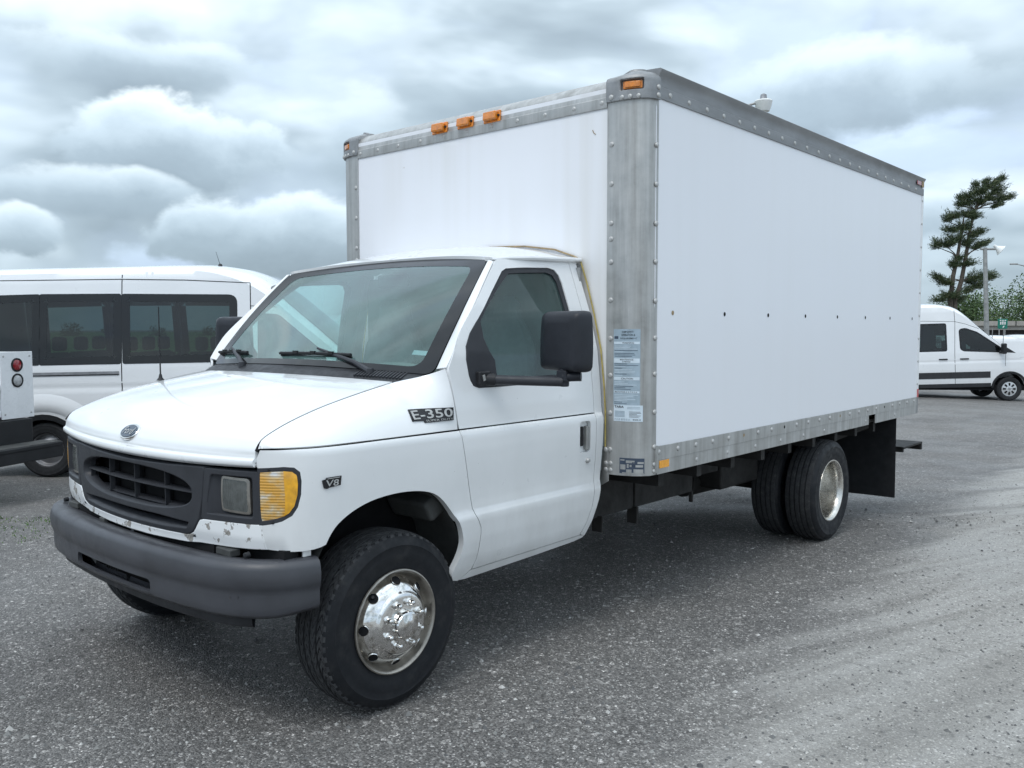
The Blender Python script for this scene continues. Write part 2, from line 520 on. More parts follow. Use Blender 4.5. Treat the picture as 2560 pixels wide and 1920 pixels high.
class MB:
    """collects simple solids into one mesh"""

    def __init__(s):
        s.v, s.f = [], []

    def add(s, vs, fs):
        k = len(s.v)
        s.v += [tuple(p) for p in vs]
        s.f += [tuple(i + k for i in f) for f in fs]
        return s

    def box(s, c, size, m=None):
        x, y, z = (d / 2 for d in size)
        vs = [Vector((a * x, b * y, d * z)) for d in (-1, 1) for b in (-1, 1) for a in (-1, 1)]
        if m is not None:
            vs = [m @ p for p in vs]
        c = Vector(c)
        return s.add([c + p for p in vs], [(0, 2, 3, 1), (4, 5, 7, 6), (0, 1, 5, 4), (2, 6, 7, 3), (0, 4, 6, 2), (1, 3, 7, 5)])

    def span(s, x0, x1, y0, y1, z0, z1):
        return s.box(((x0 + x1) / 2, (y0 + y1) / 2, (z0 + z1) / 2), (abs(x1 - x0), abs(y1 - y0), abs(z1 - z0)))

    def tube(s, pts, r, n=10, cap=True):
        pts = [Vector(p) for p in pts]
        rs = r if isinstance(r, (list, tuple)) else [r] * len(pts)
        rings = []
        ref = None
        for i, p in enumerate(pts):
            d = (pts[min(i + 1, len(pts) - 1)] - pts[max(i - 1, 0)]).normalized()
            if ref is None:
                ref = Vector((0, 0, 1)) if abs(d.z) < 0.9 else Vector((1, 0, 0))
            a = (ref - d * ref.dot(d)).normalized()
            ref = a
            b = d.cross(a)
            rings.append([p + (a * math.cos(t) + b * math.sin(t)) * rs[i] for t in (2 * math.pi * k / n for k in range(n))])
        vs = [p for rg in rings for p in rg]
        fs = [(i * n + k, i * n + (k + 1) % n, (i + 1) * n + (k + 1) % n, (i + 1) * n + k) for i in range(len(pts) - 1) for k in range(n)]
        if cap:
            fs += [tuple(range(n))[::-1], tuple((len(pts) - 1) * n + k for k in range(n))]
        return s.add(vs, fs)

    def lathe(s, prof, n=48, o=(0, 0, 0), closed=False, axis='X', a0=0.0, a1=2 * math.pi):
        """profile of (radius, distance along the axis)"""
        full = abs(a1 - a0 - 2 * math.pi) < 1e-6
        cnt = n if full else n + 1
        vs = []
        for r, a in prof:
            for k in range(cnt):
                t = a0 + (a1 - a0) * k / n
                c, d = r * math.cos(t), r * math.sin(t)
                p = (a, c, d) if axis == 'X' else ((c, a, d) if axis == 'Y' else (c, d, a))
                vs.append((p[0] + o[0], p[1] + o[1], p[2] + o[2]))
        fs = []
        m = len(prof)
        for i in range(m if closed else m - 1):
            j = (i + 1) % m
            for k in range(n):
                k2 = (k + 1) % cnt
                fs.append((i * cnt + k, j * cnt + k, j * cnt + k2, i * cnt + k2))
        return s.add(vs, fs)

    def prism(s, poly, fn, t0, t1):
        """poly of (a, b); fn(a, b, t) gives the point"""
        n = len(poly)
        vs = [fn(a, b, t0) for a, b in poly] + [fn(a, b, t1) for a, b in poly]
        fs = [tuple(range(n))[::-1], tuple(range(n, 2 * n))] + [(k, (k + 1) % n, n + (k + 1) % n, n + k) for k in range(n)]
        return s.add(vs, fs)

    def grid(s, pts, closed_u=False):
        nu, nv = len(pts), len(pts[0])
        vs = [p for r in pts for p in r]
        fs = [(i * nv + j, ((i + 1) % nu) * nv + j, ((i + 1) % nu) * nv + j + 1, i * nv + j + 1)
              for i in range(nu if closed_u else nu - 1) for j in range(nv - 1)]
        return s.add(vs, fs)

    def mesh(s, name, smooth=35, fix=True):
        me = bpy.data.meshes.new(name)
        me.from_pydata(s.v, [], s.f)
        if fix:
            bm = bmesh.new()
            bm.from_mesh(me)
            bmesh.ops.recalc_face_normals(bm, faces=bm.faces)
            bm.to_mesh(me)
            bm.free()
        me.validate()
        if smooth:
            me.shade_smooth()
            me.set_sharp_from_angle(angle=math.radians(smooth))
        return me

    def build(s, name, mat, parent=None, smooth=35, bevel=0.0, seg=2, fix=True):
        o = link(name, s.mesh(name, smooth, fix), mat, parent)
        if bevel:
            b = o.modifiers.new('bevel', 'BEVEL')
            b.width = bevel
            b.segments = seg
            b.limit_method = 'ANGLE'
            b.angle_limit = math.radians(40)
            b.harden_normals = True
        return o


def area2(p):
    return sum(p[i][0] * p[(i + 1) % len(p)][1] - p[(i + 1) % len(p)][0] * p[i][1] for i in range(len(p)))


def inset(poly, g):
    p = list(poly)
    if area2(p) < 0:
        p.reverse()
    if g == 0:
        return p
    res = []
    n = len(p)
    for i in range(n):
        a, b, c = Vector(p[i - 1]), Vector(p[i]), Vector(p[(i + 1) % n])
        d1, d2 = (b - a).normalized(), (c - b).normalized()
        n1, n2 = Vector((-d1.y, d1.x)), Vector((-d2.y, d2.x))
        m = n1 + n2
        k = max(m.length_squared, 0.3)
        res.append(tuple(b + m * (2 * g / k)))
    return res


def dense(poly, step):
    res = []
    n = len(poly)
    for i in range(n):
        a, b = np.array(poly[i]), np.array(poly[(i + 1) % n])
        k = max(1, int(math.ceil(np.linalg.norm(b - a) / step)))
        res += [tuple(a + (b - a) * j / k) for j in range(k)]
    return res


def inside(pts, poly):
    x, y = pts[:, 0], pts[:, 1]
    c = np.zeros(len(pts), bool)
    n = len(poly)
    for i in range(n):
        x1, y1 = poly[i]
        x2, y2 = poly[(i + 1) % n]
        if y1 == y2:
            continue
        c ^= ((y1 > y) != (y2 > y)) & (x < (x2 - x1) * (y - y1) / (y2 - y1) + x1)
    return c


def rounded(poly, r, seg=5):
    """round the corners of a polygon; r may be a number or one radius per corner"""
    res = []
    n = len(poly)
    for i in range(n):
        a, b, c = Vector(poly[i - 1]), Vector(poly[i]), Vector(poly[(i + 1) % n])
        rr = r[i] if isinstance(r, (list, tuple)) else r
        if rr <= 0:
            res.append(tuple(b))
            continue
        d1, d2 = (a - b), (c - b)
        k = min(rr, d1.length * 0.48, d2.length * 0.48)
        p, q = b + d1.normalized() * k, b + d2.normalized() * k
        for j in range(seg + 1):
            t = j / seg
            res.append(tuple(p * (1 - t) ** 2 + b * 2 * t * (1 - t) + q * t * t))
    return res


class Skin:
    """pieces of sheet cut from a curved surface S(a, b), with turned-in edges and exact normals"""

    def __init__(s):
        s.v, s.f, s.n = [], [], []

    def cut(s, S, poly, holes=(), step=0.03, flange=0.012, gap=0.0025, ref=(0, 0.4, 1.0), rows=(), lift=0.0, roll=0.0):
        loops = [dense(inset(poly, gap), step)] + [dense(inset(h, -gap)[::-1], step) for h in holes]
        outer, hs = loops[0], loops[1:]
        pts, edges = [], []
        for lp in loops:
            k = len(pts)
            pts += lp
            edges += [(k + i, k + (i + 1) % len(lp)) for i in range(len(lp))]
        bd = np.array(pts)
        lo, hi = bd.min(0), bd.max(0)
        xs = np.arange(lo[0] + step * 0.5, hi[0], step)
        ys = np.unique(np.concatenate([np.arange(lo[1] + step * 0.5, hi[1], step), np.array([r for r in rows if lo[1] < r < hi[1]])]))
        g = np.array([(x, y) for y in ys for x in xs]) if len(xs) and len(ys) else np.zeros((0, 2))
        if len(g):
            ok = inside(g, outer)
            for h in hs:
                ok &= ~inside(g, h)
            g = g[ok]
            if len(g):
                dm = np.full(len(g), 9.0)
                for p in bd:
                    dm = np.minimum(dm, np.hypot(g[:, 0] - p[0], g[:, 1] - p[1]))
                g = g[dm > step * 0.42]
        allp = [Vector(p) for p in pts] + [Vector(p) for p in g]
        vv, _, ff, *_ = delaunay_2d_cdt(allp, edges, [], 0, 1e-7)
        cen = np.array([np.mean([vv[i] for i in f], axis=0) for f in ff])
        ok = inside(cen, outer)
        for h in hs:
            ok &= ~inside(cen, h)
        e = 2e-4

        def ev(a, b):
            p = Vector(S(a, b))
            n = (Vector(S(a + e, b)) - Vector(S(a - e, b))).cross(Vector(S(a, b + e)) - Vector(S(a, b - e)))
            n = n.normalized() if n.length > 0 else Vector((0, 0, 1))
            return p, n
        pn = [ev(*v) for v in vv]
        R = Vector(ref)
        sg = 1.0 if sum(n.dot(p - R) for p, n in pn) > 0 else -1.0
        k = len(s.v)
        for p, n in pn:
            s.v.append(tuple(p + n * sg * lift))
            s.n.append(tuple(n * sg))
        for f, good in zip(ff, ok):
            if good:
                s.f.append(tuple((k + i) for i in (f if sg > 0 else f[::-1])))
        if flange:
            for li, lp in enumerate(loops):
                P = [ev(*v) for v in lp]
                m = len(P)
                k = len(s.v)
                for i, (p, n) in enumerate(P):
                    tan = (P[(i + 1) % m][0] - P[i - 1][0]).normalized()
                    o = tan.cross(n).normalized()      # loops run with the sheet on their left
                    o = o if li >= 0 else -o
                    n = n * sg
                    if roll:
                        q = p + n * lift
                        nn = (o + n).normalized()
                        s.v += [tuple(q), tuple(q + o * roll * 0.7 - n * roll * 0.3), tuple(q + o * roll - n * flange)]
                        s.n += [tuple(n), tuple(nn), tuple(o)]
                    else:
                        q = p + n * lift
                        s.v += [tuple(q), tuple(q - n * 0.0001), tuple(q - n * flange)]
                        s.n += [tuple(o), tuple(o), tuple(o)]
                for i in range(m):
                    j = (i + 1) % m
                    for c in (0, 1):
                        q = (k + 3 * i + c, k + 3 * i + c + 1, k + 3 * j + c + 1, k + 3 * j + c)
                        s.f.append(q if sg > 0 else q[::-1])
        return s

    def build(s, name, mat, parent=None, mirror=False):
        v, f, n = s.v, s.f, s.n
        if mirror:
            v = [(-a, b, c) for a, b, c in v]
            n = [(-a, b, c) for a, b, c in n]
            f = [q[::-1] for q in f]
        me = bpy.data.meshes.new(name)
        me.from_pydata(v, [], f)
        me.shade_smooth()
        me.normals_split_custom_set_from_vertices(n)
        return link(name, me, mat, parent)


def spline(pts, k=12):
    """a smooth curve through points; returns f(t), t in 0..1 by index"""
    P = np.array(pts, float)
    n = len(P)

    def f(t):
        x = min(max(t, 0.0), 1.0) * (n - 1)
        i = min(int(x), n - 2)
        u = x - i
        p1, p2 = P[i], P[i + 1]
        m1 = (P[i + 1] - P[i - 1]) * 0.5 if i > 0 else P[1] - P[0]
        m2 = (P[i + 2] - P[i]) * 0.5 if i < n - 2 else P[-1] - P[-2]
        h = u * u
        c = h * u
        r = p1 * (2 * c - 3 * h + 1) + m1 * (c - 2 * h + u) + p2 * (-2 * c + 3 * h) + m2 * (c - h)
        return r + (p2 - p1 if t > 1 else p1 * 0) * 0
    return f


def sstep(a, b, x):
    t = min(max((x - a) / (b - a), 0), 1)
    return t * t * (3 - 2 * t)


def text_flat(txt, width=None, height=None, bold=0.0):
    """lettering as flat polygons in 2D, its lower left corner at the origin"""
    cu = bpy.data.curves.new('lettering', 'FONT')
    cu.body = txt
    cu.size = 1.0
    cu.offset = bold
    cu.resolution_u = 3
    o = bpy.data.objects.new('lettering', cu)
    COL.objects.link(o)
    dg = bpy.context.evaluated_depsgraph_get()
    me = bpy.data.meshes.new_from_object(o.evaluated_get(dg))
    vs = [(v.co.x, v.co.y) for v in me.vertices]
    fs = [tuple(p.vertices) for p in me.polygons]
    bpy.data.objects.remove(o)
    bpy.data.curves.remove(cu)
    bpy.data.meshes.remove(me)
    if not vs:
        return [], []
    a = np.array(vs)
    lo, hi = a.min(0), a.max(0)
    sz = hi - lo
    sx = width / sz[0] if width else height / sz[1]
    sy = height / sz[1] if height else sx
    a = (a - lo) * (sx, sy)
    return [tuple(p) for p in a], fs


def lettering(name, txt, fn, mat, parent, width=None, height=None, at=(0, 0), bold=0.0, slant=0.0):
    vs, fs = text_flat(txt, width, height, bold)
    m = MB()
    m.add([fn(at[0] + x + slant * y, at[1] + y) for x, y in vs], fs)
    return m.build(name, mat, parent, smooth=0, fix=False)


# ------------------------------------------------------------------ the ground (shape)
def ground_z(x, y):
    d = Vector((x - CAM.x, y - CAM.y, 0))
    lat, dep = d.dot(RH), d.dot(FH)
    z = -0.55 * (1 - math.exp(-max(dep - 6.5, 0) ** 1.0 / 6.0)) * sstep(6.3, 8.0, dep)
    z -= 0.035 * (lat - 14.0) * sstep(7, 10, lat) * sstep(12, 18, dep) * (1 - sstep(24, 40, lat))
    return z


# ------------------------------------------------------------------ the box truck
truck = empty('box_truck', (0, 0, 0), 0, 'white box truck with tall cargo box and dark grey bumper in the foreground', 'box truck')

# outline of the cab seen from above, from the middle of the nose round to the side
_pl = spline([(0, -.605), (.15, -.603), (.3, -.594), (.45, -.580), (.58, -.563), (.70, -.542), (.78, -.523), (.83, -.505), (.875, -.482), (.915, -.45),
              (.95, -.405), (.973, -.355), (.988, -.295), (.996, -.23), (1.0, -.15), (1.0, -.05)])
_tb = np.array([_pl(i / 600) for i in range(601)])
_sa = np.concatenate([[0], np.cumsum(np.hypot(*np.diff(_tb, axis=0).T))])


def plan(s, tb=_tb, sa=_sa):
    a = abs(s)
    if a >= sa[-1]:
        dx, dy = tb[-1] - tb[-3]
        h = math.hypot(dx, dy)
        x, y = tb[-1][0] + dx / h * (a - sa[-1]), tb[-1][1] + dy / h * (a - sa[-1])
        n = (dy / h, -dx / h)
    else:
        x, y = np.interp(a, sa, tb[:, 0]), np.interp(a, sa, tb[:, 1])
        e = 0.004
        b0, b1 = max(a - e, 0), min(a + e, sa[-1])
        dx, dy = np.interp(b1, sa, tb[:, 0]) - np.interp(b0, sa, tb[:, 0]), np.interp(b1, sa, tb[:, 1]) - np.interp(b0, sa, tb[:, 1])
        h = math.hypot(dx, dy)
        n = (-(-dy) / h, -dx / h)
    g = 1 if s >= 0 else -1
    return x * g, y, n[0] * g, n[1]


def sx(x):
    return float(np.interp(x, _tb[:, 0], _sa))


def sy(y):
    return float(np.interp(y, _tb[:, 1], _sa)) if y < _tb[-1][1] else float(_sa[-1] + y - _tb[-1][1])


ZT = [.40, .44, .46, .5, .55, .62, .70, .715, .730, .742, .755, .78, .85, .95, 1.03, 1.085, 1.099, 1.106, 1.112, 1.125, 1.2, 1.3, 1.435, 1.635, 1.887, 1.95]
XT = [.95, .96, .968, .982, .994, 1.003, 1.009, 1.0095, 1.008, 1.003, .999, .9975, .999, 1.004, 1.006, 1.0045, 1.001, .995, .991, .9895, .985, .976, .962, .913, .826, .80]
ZU = [.40, .5, .62, .74, .85, .95, 1.03, 1.085, 1.099, 1.106, 1.112, 1.125, 1.2]
XU = [.955, .985, .998, 1.002, 1.003, 1.004, 1.005, 1.004, 1.001, .995, .991, .9895, .985]


def prof(z, y=1.0):
    a = np.interp(z, ZT, XT)
    wgt = sstep(0.22, 0.42, y)
    if wgt < 1 and z < 1.2:
        a = a * wgt + np.interp(z, ZU, XU) * (1 - wgt)
    return float(a)


def FS(s, z):
    x, y, nx, ny = plan(s)
    k = sstep(0.84, 1.12, abs(s))
    o = (prof(z, y) - 1.0) * k
    if abs(s) < 0.95:
        o += -0.010 * (1 - sstep(0.72, 0.78, z)) * (1 - k)
    return (x + nx * o, y + ny * o, z)


def SS(y, z):
    return (prof(z, y), y, z)


def both(sk, name, mat, parent=truck):
    return sk.build(name, mat, parent), sk.build(name, mat, parent, True)


# --- fenders: side below the crease, sloping top above it
T_ = spline([(.836, -.506, 1.108), (.830, -.482, 1.137), (.823, -.43, 1.163), (.816, -.34, 1.197), (.809, -.2, 1.238), (.801, -.04, 1.274),
             (.791, .10, 1.301), (.783, .20, 1.318), (.868, .288, 1.345), (.955, .336, 1.378)])
C_ = spline([(.846, -.499, 1.1085), (.895, -.467, 1.1115), (.943, -.40, 1.1125), (.974, -.31, 1.113), (.986, -.19, 1.1135), (.990, -.03, 1.1135),
             (.990, .10, 1.1135), (.990, .20, 1.1135), (.990, .29, 1.1135), (.990, .374, 1.1135)])


def FU(a, b):
    u, v = a / 0.95, b / 0.28
    t, c = T_(u), C_(u)
    k = sstep(0.80, 1.0, u)
    ctl = np.array([t[0] + (c[0] - t[0]) * (0.72 + 0.2 * k), (t[1] + c[1]) / 2, c[2] + (t[2] - c[2]) * (0.80 - 0.2 * k)])
    return tuple(t * (1 - v) ** 2 + ctl * 2 * v * (1 - v) + c * v * v)


ARCH = [(-.315, .742), (-.295, .778), (-.262, .815), (-.196, .853), (-.106, .879), (.012, .889), (.119, .883), (.206, .863), (.267, .825), (.33, .755),
        (.371, .695), (.39, .618), (.37, .547), (.338, .487)]
_ar = spline(ARCH)
ARCH = [tuple(_ar(i / 40)) for i in range(41)]
SEAM = [(.467, .484), (.486, .53), (.495, .584), (.501, .64), (.499, .67), (.485, .70), (.463, .735), (.453, .760), (.440, .82), (.417, .926), (.379, 1.110)]
TURN = [(-.503, 1.034), (-.475, 1.038), (-.448, 1.041), (-.420, 1.038), (-.404, 1.022), (-.400, .99), (-.402, .94), (-.412, .895), (-.428, .865), (-.455, .845), (-.48, .834), (-.502, .826)]
fl = [(-.4955, .735), (-.47, .731), (-.44, .728), (-.40, .727), (-.36, .730), (-.335, .735)] + ARCH + [(.36, .452), (.394, .443)] + SEAM + [(.2, 1.110), (-.1, 1.110), (-.3, 1.109), (-.42, 1.108), (-.499, 1.105), (-.506, 1.07), (-.506, 1.042)] + TURN
fl = [(sy(y), z) for y, z in fl]
sk = Skin().cut(FS, fl, step=.028, flange=.03, rows=(1.085, 1.092, 1.099, 1.1025, 1.106, .742, .735, .75))
fender_l, fender_r = both(sk, 'fender', 'white_paint')
sk = Skin().cut(FU, [(0, .0052), (.947, .0052), (.947, .2795), (0, .2795)], step=.026, flange=.012, gap=0)
sk.build('fender_top', 'white_paint', fender_l)
sk.build('fender_top', 'white_paint', fender_r, True)
mark(fender_l, 'white front fender with model badges beside the amber turn signal')

# --- doors
WIN = [(.844, 1.826), (.93, 1.834), (1.01, 1.839), (1.17, 1.846), (1.215, 1.838), (1.240, 1.812), (1.250, 1.775), (1.252, 1.70), (1.258, 1.50), (1.262, 1.36), (1.25, 1.305), (1.20, 1.289),
       (1.0, 1.284), (.834, 1.284), (.675, 1.283), (.52, 1.284), (.487, 1.294), (.47, 1.318), (.462, 1.342), (.453, 1.41), (.461, 1.465), (.499, 1.519), (.566, 1.581), (.702, 1.711), (.81, 1.811)]
GLS = [(.860, 1.808), (.95, 1.816), (1.15, 1.827), (1.195, 1.815), (1.218, 1.78), (1.224, 1.70), (1.230, 1.50), (1.232, 1.36), (1.22, 1.325), (1.17, 1.318), (.95, 1.318),
       (.70, 1.318), (.640, 1.325), (.631, 1.345), (.631, 1.40), (.600, 1.445), (.578, 1.50), (.577, 1.565), (.643, 1.638), (.768, 1.743)]
door = [(.379, 1.1125), (.349, 1.319), (.340, 1.375), (.385, 1.451), (.438, 1.526), (.561, 1.647), (.777, 1.861), (.80, 1.872), (1.355, 1.887), (1.357, 1.63), (1.358, 1.43),
                    (1.36, 1.1125)]
door_low = SEAM[:-1] + [(.379, 1.1095), (1.36, 1.1095), (1.358, .88), (1.345, .74), (1.330, .64), (1.295, .56), (1.252, .495)]
hand = rounded([(1.222, .92), (1.310, .92), (1.310, 1.076), (1.222, 1.076)], .02)
sk = Skin().cut(SS, door, [WIN], step=.028, flange=.02, gap=.002, rows=(1.118,))
sk.cut(SS, door_low, [hand], step=.028, flange=.02, gap=.0012, rows=(1.085, 1.092, 1.099, 1.1025, 1.106, .70, .715, .725, .733, .742, .75, .76))
door_l, door_r = both(sk, 'door', 'white_paint')
sk = Skin().cut(SS, WIN, [GLS], step=.03, flange=.02, lift=-.006, gap=-.0015)
sk.build('window_frame', 'grey_plastic', door_l)
sk.build('window_frame', 'grey_plastic', door_r, True)
sk = Skin().cut(SS, GLS, step=.05, flange=0, lift=-.014, gap=-.004)
sk.build('window_glass', 'door_glass', door_l)
sk.build('window_glass', 'door_glass', door_r, True)
# the mirror mount fills the front lower corner of the window
sail = [(.567, 1.584), (.50, 1.522), (.463, 1.468), (.455, 1.41), (.464, 1.342), (.474, 1.316), (.49, 1.296), (.52, 1.286), (.66, 1.285), (.66, 1.32), (.637, 1.33), (.632, 1.40), (.600, 1.445), (.579, 1.50), (.577, 1.57)]
sk = Skin().cut(SS, sail, step=.03, flange=.02, lift=.004, gap=.001, roll=.004)
sk.build('mirror_mount', 'grey_plastic', door_l)
sk.build('mirror_mount', 'grey_plastic', door_r, True)
for d, g in ((door_l, 1), (door_r, -1)):
    m = MB()
    hp = [tuple(Vector(SS(y, z)) - Vector((.022, 0, 0))) for y, z in ((1.214, .912), (1.318, .912), (1.318, 1.084), (1.214, 1.084))]
    m.add([(x * g, y, z) for x, y, z in hp], [(0, 1, 2, 3)])
    m.build('handle_pocket', 'white_paint', d)
    m = MB().box((.993 * g, 1.292, .990), (.022, .024, .122))
    m.build('handle', 'galvanised', d, bevel=.006)
    m = MB().box((.986 * g, 1.262, 1.0), (.010, .018, .10))
    m.build('handle_latch', 'badge_black', d, bevel=.003)
    m = MB().lathe([(.0, .014), (.008, .014), (.013, .006), (.014, -.004)], 20, (1.0015 * g, 1.289, .876))
    m.build('lock', 'rivet_metal', d)
# sill strip below the door, strip of body behind it
sk = Skin().cut(SS, [(.40, .444), (.44, .440), (.9, .452), (1.22, .464), (1.296, .474), (1.30, .487), (1.252, .491), (.470, .479)], step=.03, flange=.02, gap=.001, lift=-.004, rows=(.46,))
both(sk, 'door_sill', 'white_paint')
sk = Skin().cut(SS, [(1.36, 1.111), (1.358, .88), (1.345, .74), (1.330, .64), (1.295, .56), (1.256, .497), (1.298, .48), (1.345, .56), (1.388, .665), (1.402, .736), (1.418, .90), (1.428, 1.11),
                     (1.428, 1.43), (1.425, 1.63), (1.42, 1.89), (1.355, 1.887), (1.357, 1.63), (1.358, 1.43)], step=.028, flange=.02,
                rows=(1.085, 1.092, 1.099, 1.106, 1.112, 1.118, .715, .73, .742, .75))
both(sk, 'cab_rear_pillar', 'white_paint')

# --- hood
S_ = spline([(.783, .195, 1.318), (.791, .10, 1.301), (.801, -.04, 1.274), (.809, -.2, 1.238), (.816, -.34, 1.197), (.823, -.43, 1.163), (.830, -.482, 1.137), (.835, -.506, 1.105),
             (.836, -.510, 1.083), (.837, -.513, 1.072), (.838, -.522, 1.064), (.838, -.522, 1.048), (.838, -.511, 1.039)])
H_ = spline([(0, .125, 1.333), (0, .05, 1.320), (0, -.07, 1.296), (0, -.215, 1.263), (0, -.36, 1.226), (0, -.47, 1.185), (0, -.535, 1.148), (0, -.582, 1.110),
             (0, -.600, 1.078), (0, -.604, 1.064), (0, -.616, 1.055), (0, -.619, 1.037), (0, -.607, 1.024)])


def HD(a, b):
    v, u = a / .83, b / .95
    s, c = S_(u), H_(u)
    q = abs(v)
    return (s[0] * v, c[1] + (s[1] - c[1]) * q ** 2.1, c[2] + (s[2] - c[2]) * q ** 2.3)


sk = Skin().cut(HD, [(-.83, 0), (.83, 0), (.83, .95), (-.83, .95)], step=.032, flange=.015, gap=.0042, rows=[.60 + .012 * i for i in range(29)])
hood = sk.build('hood', 'white_paint', truck)


for g in (1, -1):
    MB().tube([(T_(i / 40)[0] * g, T_(i / 40)[1], T_(i / 40)[2] - .0088) for i in range(0, 31)], .0078, 6).build('hood_gap_dark', 'cavity_black', hood)  # black tube laid under the hood seam to paint the gap's shade


def on_hood(x, z, lift=.0):
    """point of the hood's front face at height z"""
    best = min((abs(HD(x, b)[2] - z), b) for b in np.linspace(.35, .80, 220))[1]
    p = Vector(HD(x, best))
    n = (Vector(HD(x + .003, best)) - Vector(HD(x - .003, best))).cross(Vector(HD(x, best + .003)) - Vector(HD(x, best - .003))).normalized()
    if n.y > 0:
        n = -n
    return p + n * lift, n


ec, en = on_hood(0, 1.112)
eu = Vector((1, 0, 0))
ev_ = en.cross(eu).normalized()
ev_ = ev_ if ev_.z > 0 else -ev_


def oval(name, a, b, z0, z1, mat, par):
    m = MB()
    n = 40
    ring = lambda k, h: [ec + eu * a * k * math.cos(t) + ev_ * b * k * math.sin(t) + en * h for t in (2 * math.pi * i / n for i in range(n))]
    vs = ring(1, z0) + ring(.99, z1 - .002) + ring(.95, z1) + [ec + en * z1]
    fs = [(r * n + i, r * n + (i + 1) % n, (r + 1) * n + (i + 1) % n, (r + 1) * n + i) for r in range(2) for i in range(n)]
    fs += [(2 * n + i, 2 * n + (i + 1) % n, 3 * n) for i in range(n)]
    return m.add(vs, fs).build(name, mat, par)


oval('emblem', .070, .040, -.004, .006, 'chrome', hood)
oval('emblem_field', .062, .033, .004, .0085, 'emblem_blue', hood)
lettering('emblem_script', 'Ford', lambda x, y: ec + eu * (x - .038) + ev_ * (y - .017) + en * .0105, 'rivet_metal', hood, .076, .036, (0, 0), 0.0, .12)

# --- cowl, windshield, pillars, roof
m = MB()
rows_ = []
for i in range(31):
    v = -1 + 2 * i / 30
    q = abs(v)
    rows_.append([(.79 * v, .131 + .07 * q ** 2.1, 1.300), (.79 * v, .133 + .07 * q ** 2.1, 1.329 - .015 * q * q), (.83 * v, .172 + .09 * q ** 2.1, 1.350 - .018 * q * q),
                  (.875 * v, .212 + .105 * q * q, 1.367 - .023 * q * q), (.885 * v, .26 + .105 * q * q, 1.362 - .023 * q * q)])
cowl = m.grid(rows_).build('cowl', 'dark_plastic', truck)
m = MB()
for i in range(15):
    x = .52 + .018 * i
    q = x / .83
    m.box((x, .180 + .095 * q ** 2.1, 1.353 - .019 * q * q), (.007, .070, .012), Matrix.Rotation(.34, 3, 'Z') @ Matrix.Rotation(.30, 3, 'X'))
m.build('cowl_vent', 'grey_plastic', cowl)


def WS(a, b):
    v, u = a / .83, b / .72
    q = v * v
    bot = np.array([.892 * v, .215 + .105 * q, 1.370 - .025 * q])
    top = np.array([.795 * v, .880 - .105 * q, 1.907 - .038 * q])
    p = bot + (top - bot) * u
    bl = 4 * u * (1 - u)
    p += np.array([.012 * v * bl, -.012 * bl, .010 * bl])
    return tuple(p)


wo = rounded([(-.83, 0), (.83, 0), (.83, .72), (-.83, .72)], .05)
wi = rounded([(-.755, .035), (.755, .035), (.740, .662), (-.740, .662)], .06)
wf = Skin().cut(WS, wo, [wi], step=.05, flange=.008, gap=.001).build('windshield_surround', 'frit_black', truck)
ws = Skin().cut(WS, wi, step=.06, flange=0, gap=-.004, lift=-.0015).build('windshield', 'windshield_glass', truck)
mark(ws, 'tinted windshield reflecting the cloudy sky')
Skin().cut(WS, [(.675, .098), (.755, .098), (.755, .128), (.675, .128)], step=.05, flange=0, lift=-.004).build('inspection_sticker', 'decal_pale', ws)

D_ = spline([(.960, .336, 1.378), (.9585, .383, 1.449), (.940, .435, 1.524), (.908, .558, 1.645), (.870, .667, 1.754), (.834, .772, 1.858)])


def AP(a, b):
    u, v = b / .62, a / .12
    e = np.array(WS(.835, .03 + u * .685))
    d = D_(u)
    c = e * .5 + d * .5 + np.array([.010, -.010, .004])
    return tuple(e * (1 - v) ** 2 + c * 2 * v * (1 - v) + d * v * v)


sk = Skin().cut(AP, [(0, 0), (.12, 0), (.12, .62), (0, .62)], step=.03, flange=.015, gap=.0015)
both(sk, 'windshield_pillar', 'white_paint')


def RF(a, b):
    v, u = a / .83, b / .62
    q = abs(v)
    xe = .795 + .035 * sstep(0, .35, u)
    y0 = .872 - .100 * q * q
    y = y0 + (1.445 - y0) * u
    ze = 1.880 + .022 * u
    zc = 1.914 + .092 * (1 - max(1 - u, 0) ** 2.6)
    return (xe * v, y, zc + (ze - zc) * q ** 2.7)


roof = Skin().cut(RF, [(-.83, 0), (.83, 0), (.83, .62), (-.83, .62)], step=.035, flange=.02, gap=.0, rows=(.006, .012, .02, .03)).build('cab_roof', 'white_paint', truck)
for g in (1, -1):
    MB().tube([(.806 * g, .79, 1.872), (.824 * g, .90, 1.881), (.836 * g, 1.05, 1.889), (.838 * g, 1.25, 1.896), (.838 * g, 1.44, 1.903)], [.006, .010, .011, .011, .011], 8).build('rain_gutter', 'white_paint', roof)
MB().tube([(.15, 1.446, 2.012), (.45, 1.446, 1.998), (.66, 1.446, 1.968), (.79, 1.446, 1.925), (.836, 1.446, 1.905)], .0045, 6).build('roof_sealant', 'rust_seal', roof)
MB().tube([(.838, 1.442, 1.900), (.88, 1.444, 1.78), (.925, 1.446, 1.62), (.968, 1.447, 1.44), (.99, 1.447, 1.25), (.999, 1.447, 1.11), (1.0, 1.446, .93)], .0045, 6).build('yellow_sealant', 'yellow_seal', truck)
MB().tube([(-.838, 1.442, 1.900), (-.925, 1.446, 1.62), (-.99, 1.447, 1.25), (-1.0, 1.446, .93)], .0045, 6).build('yellow_sealant', 'yellow_seal', truck)

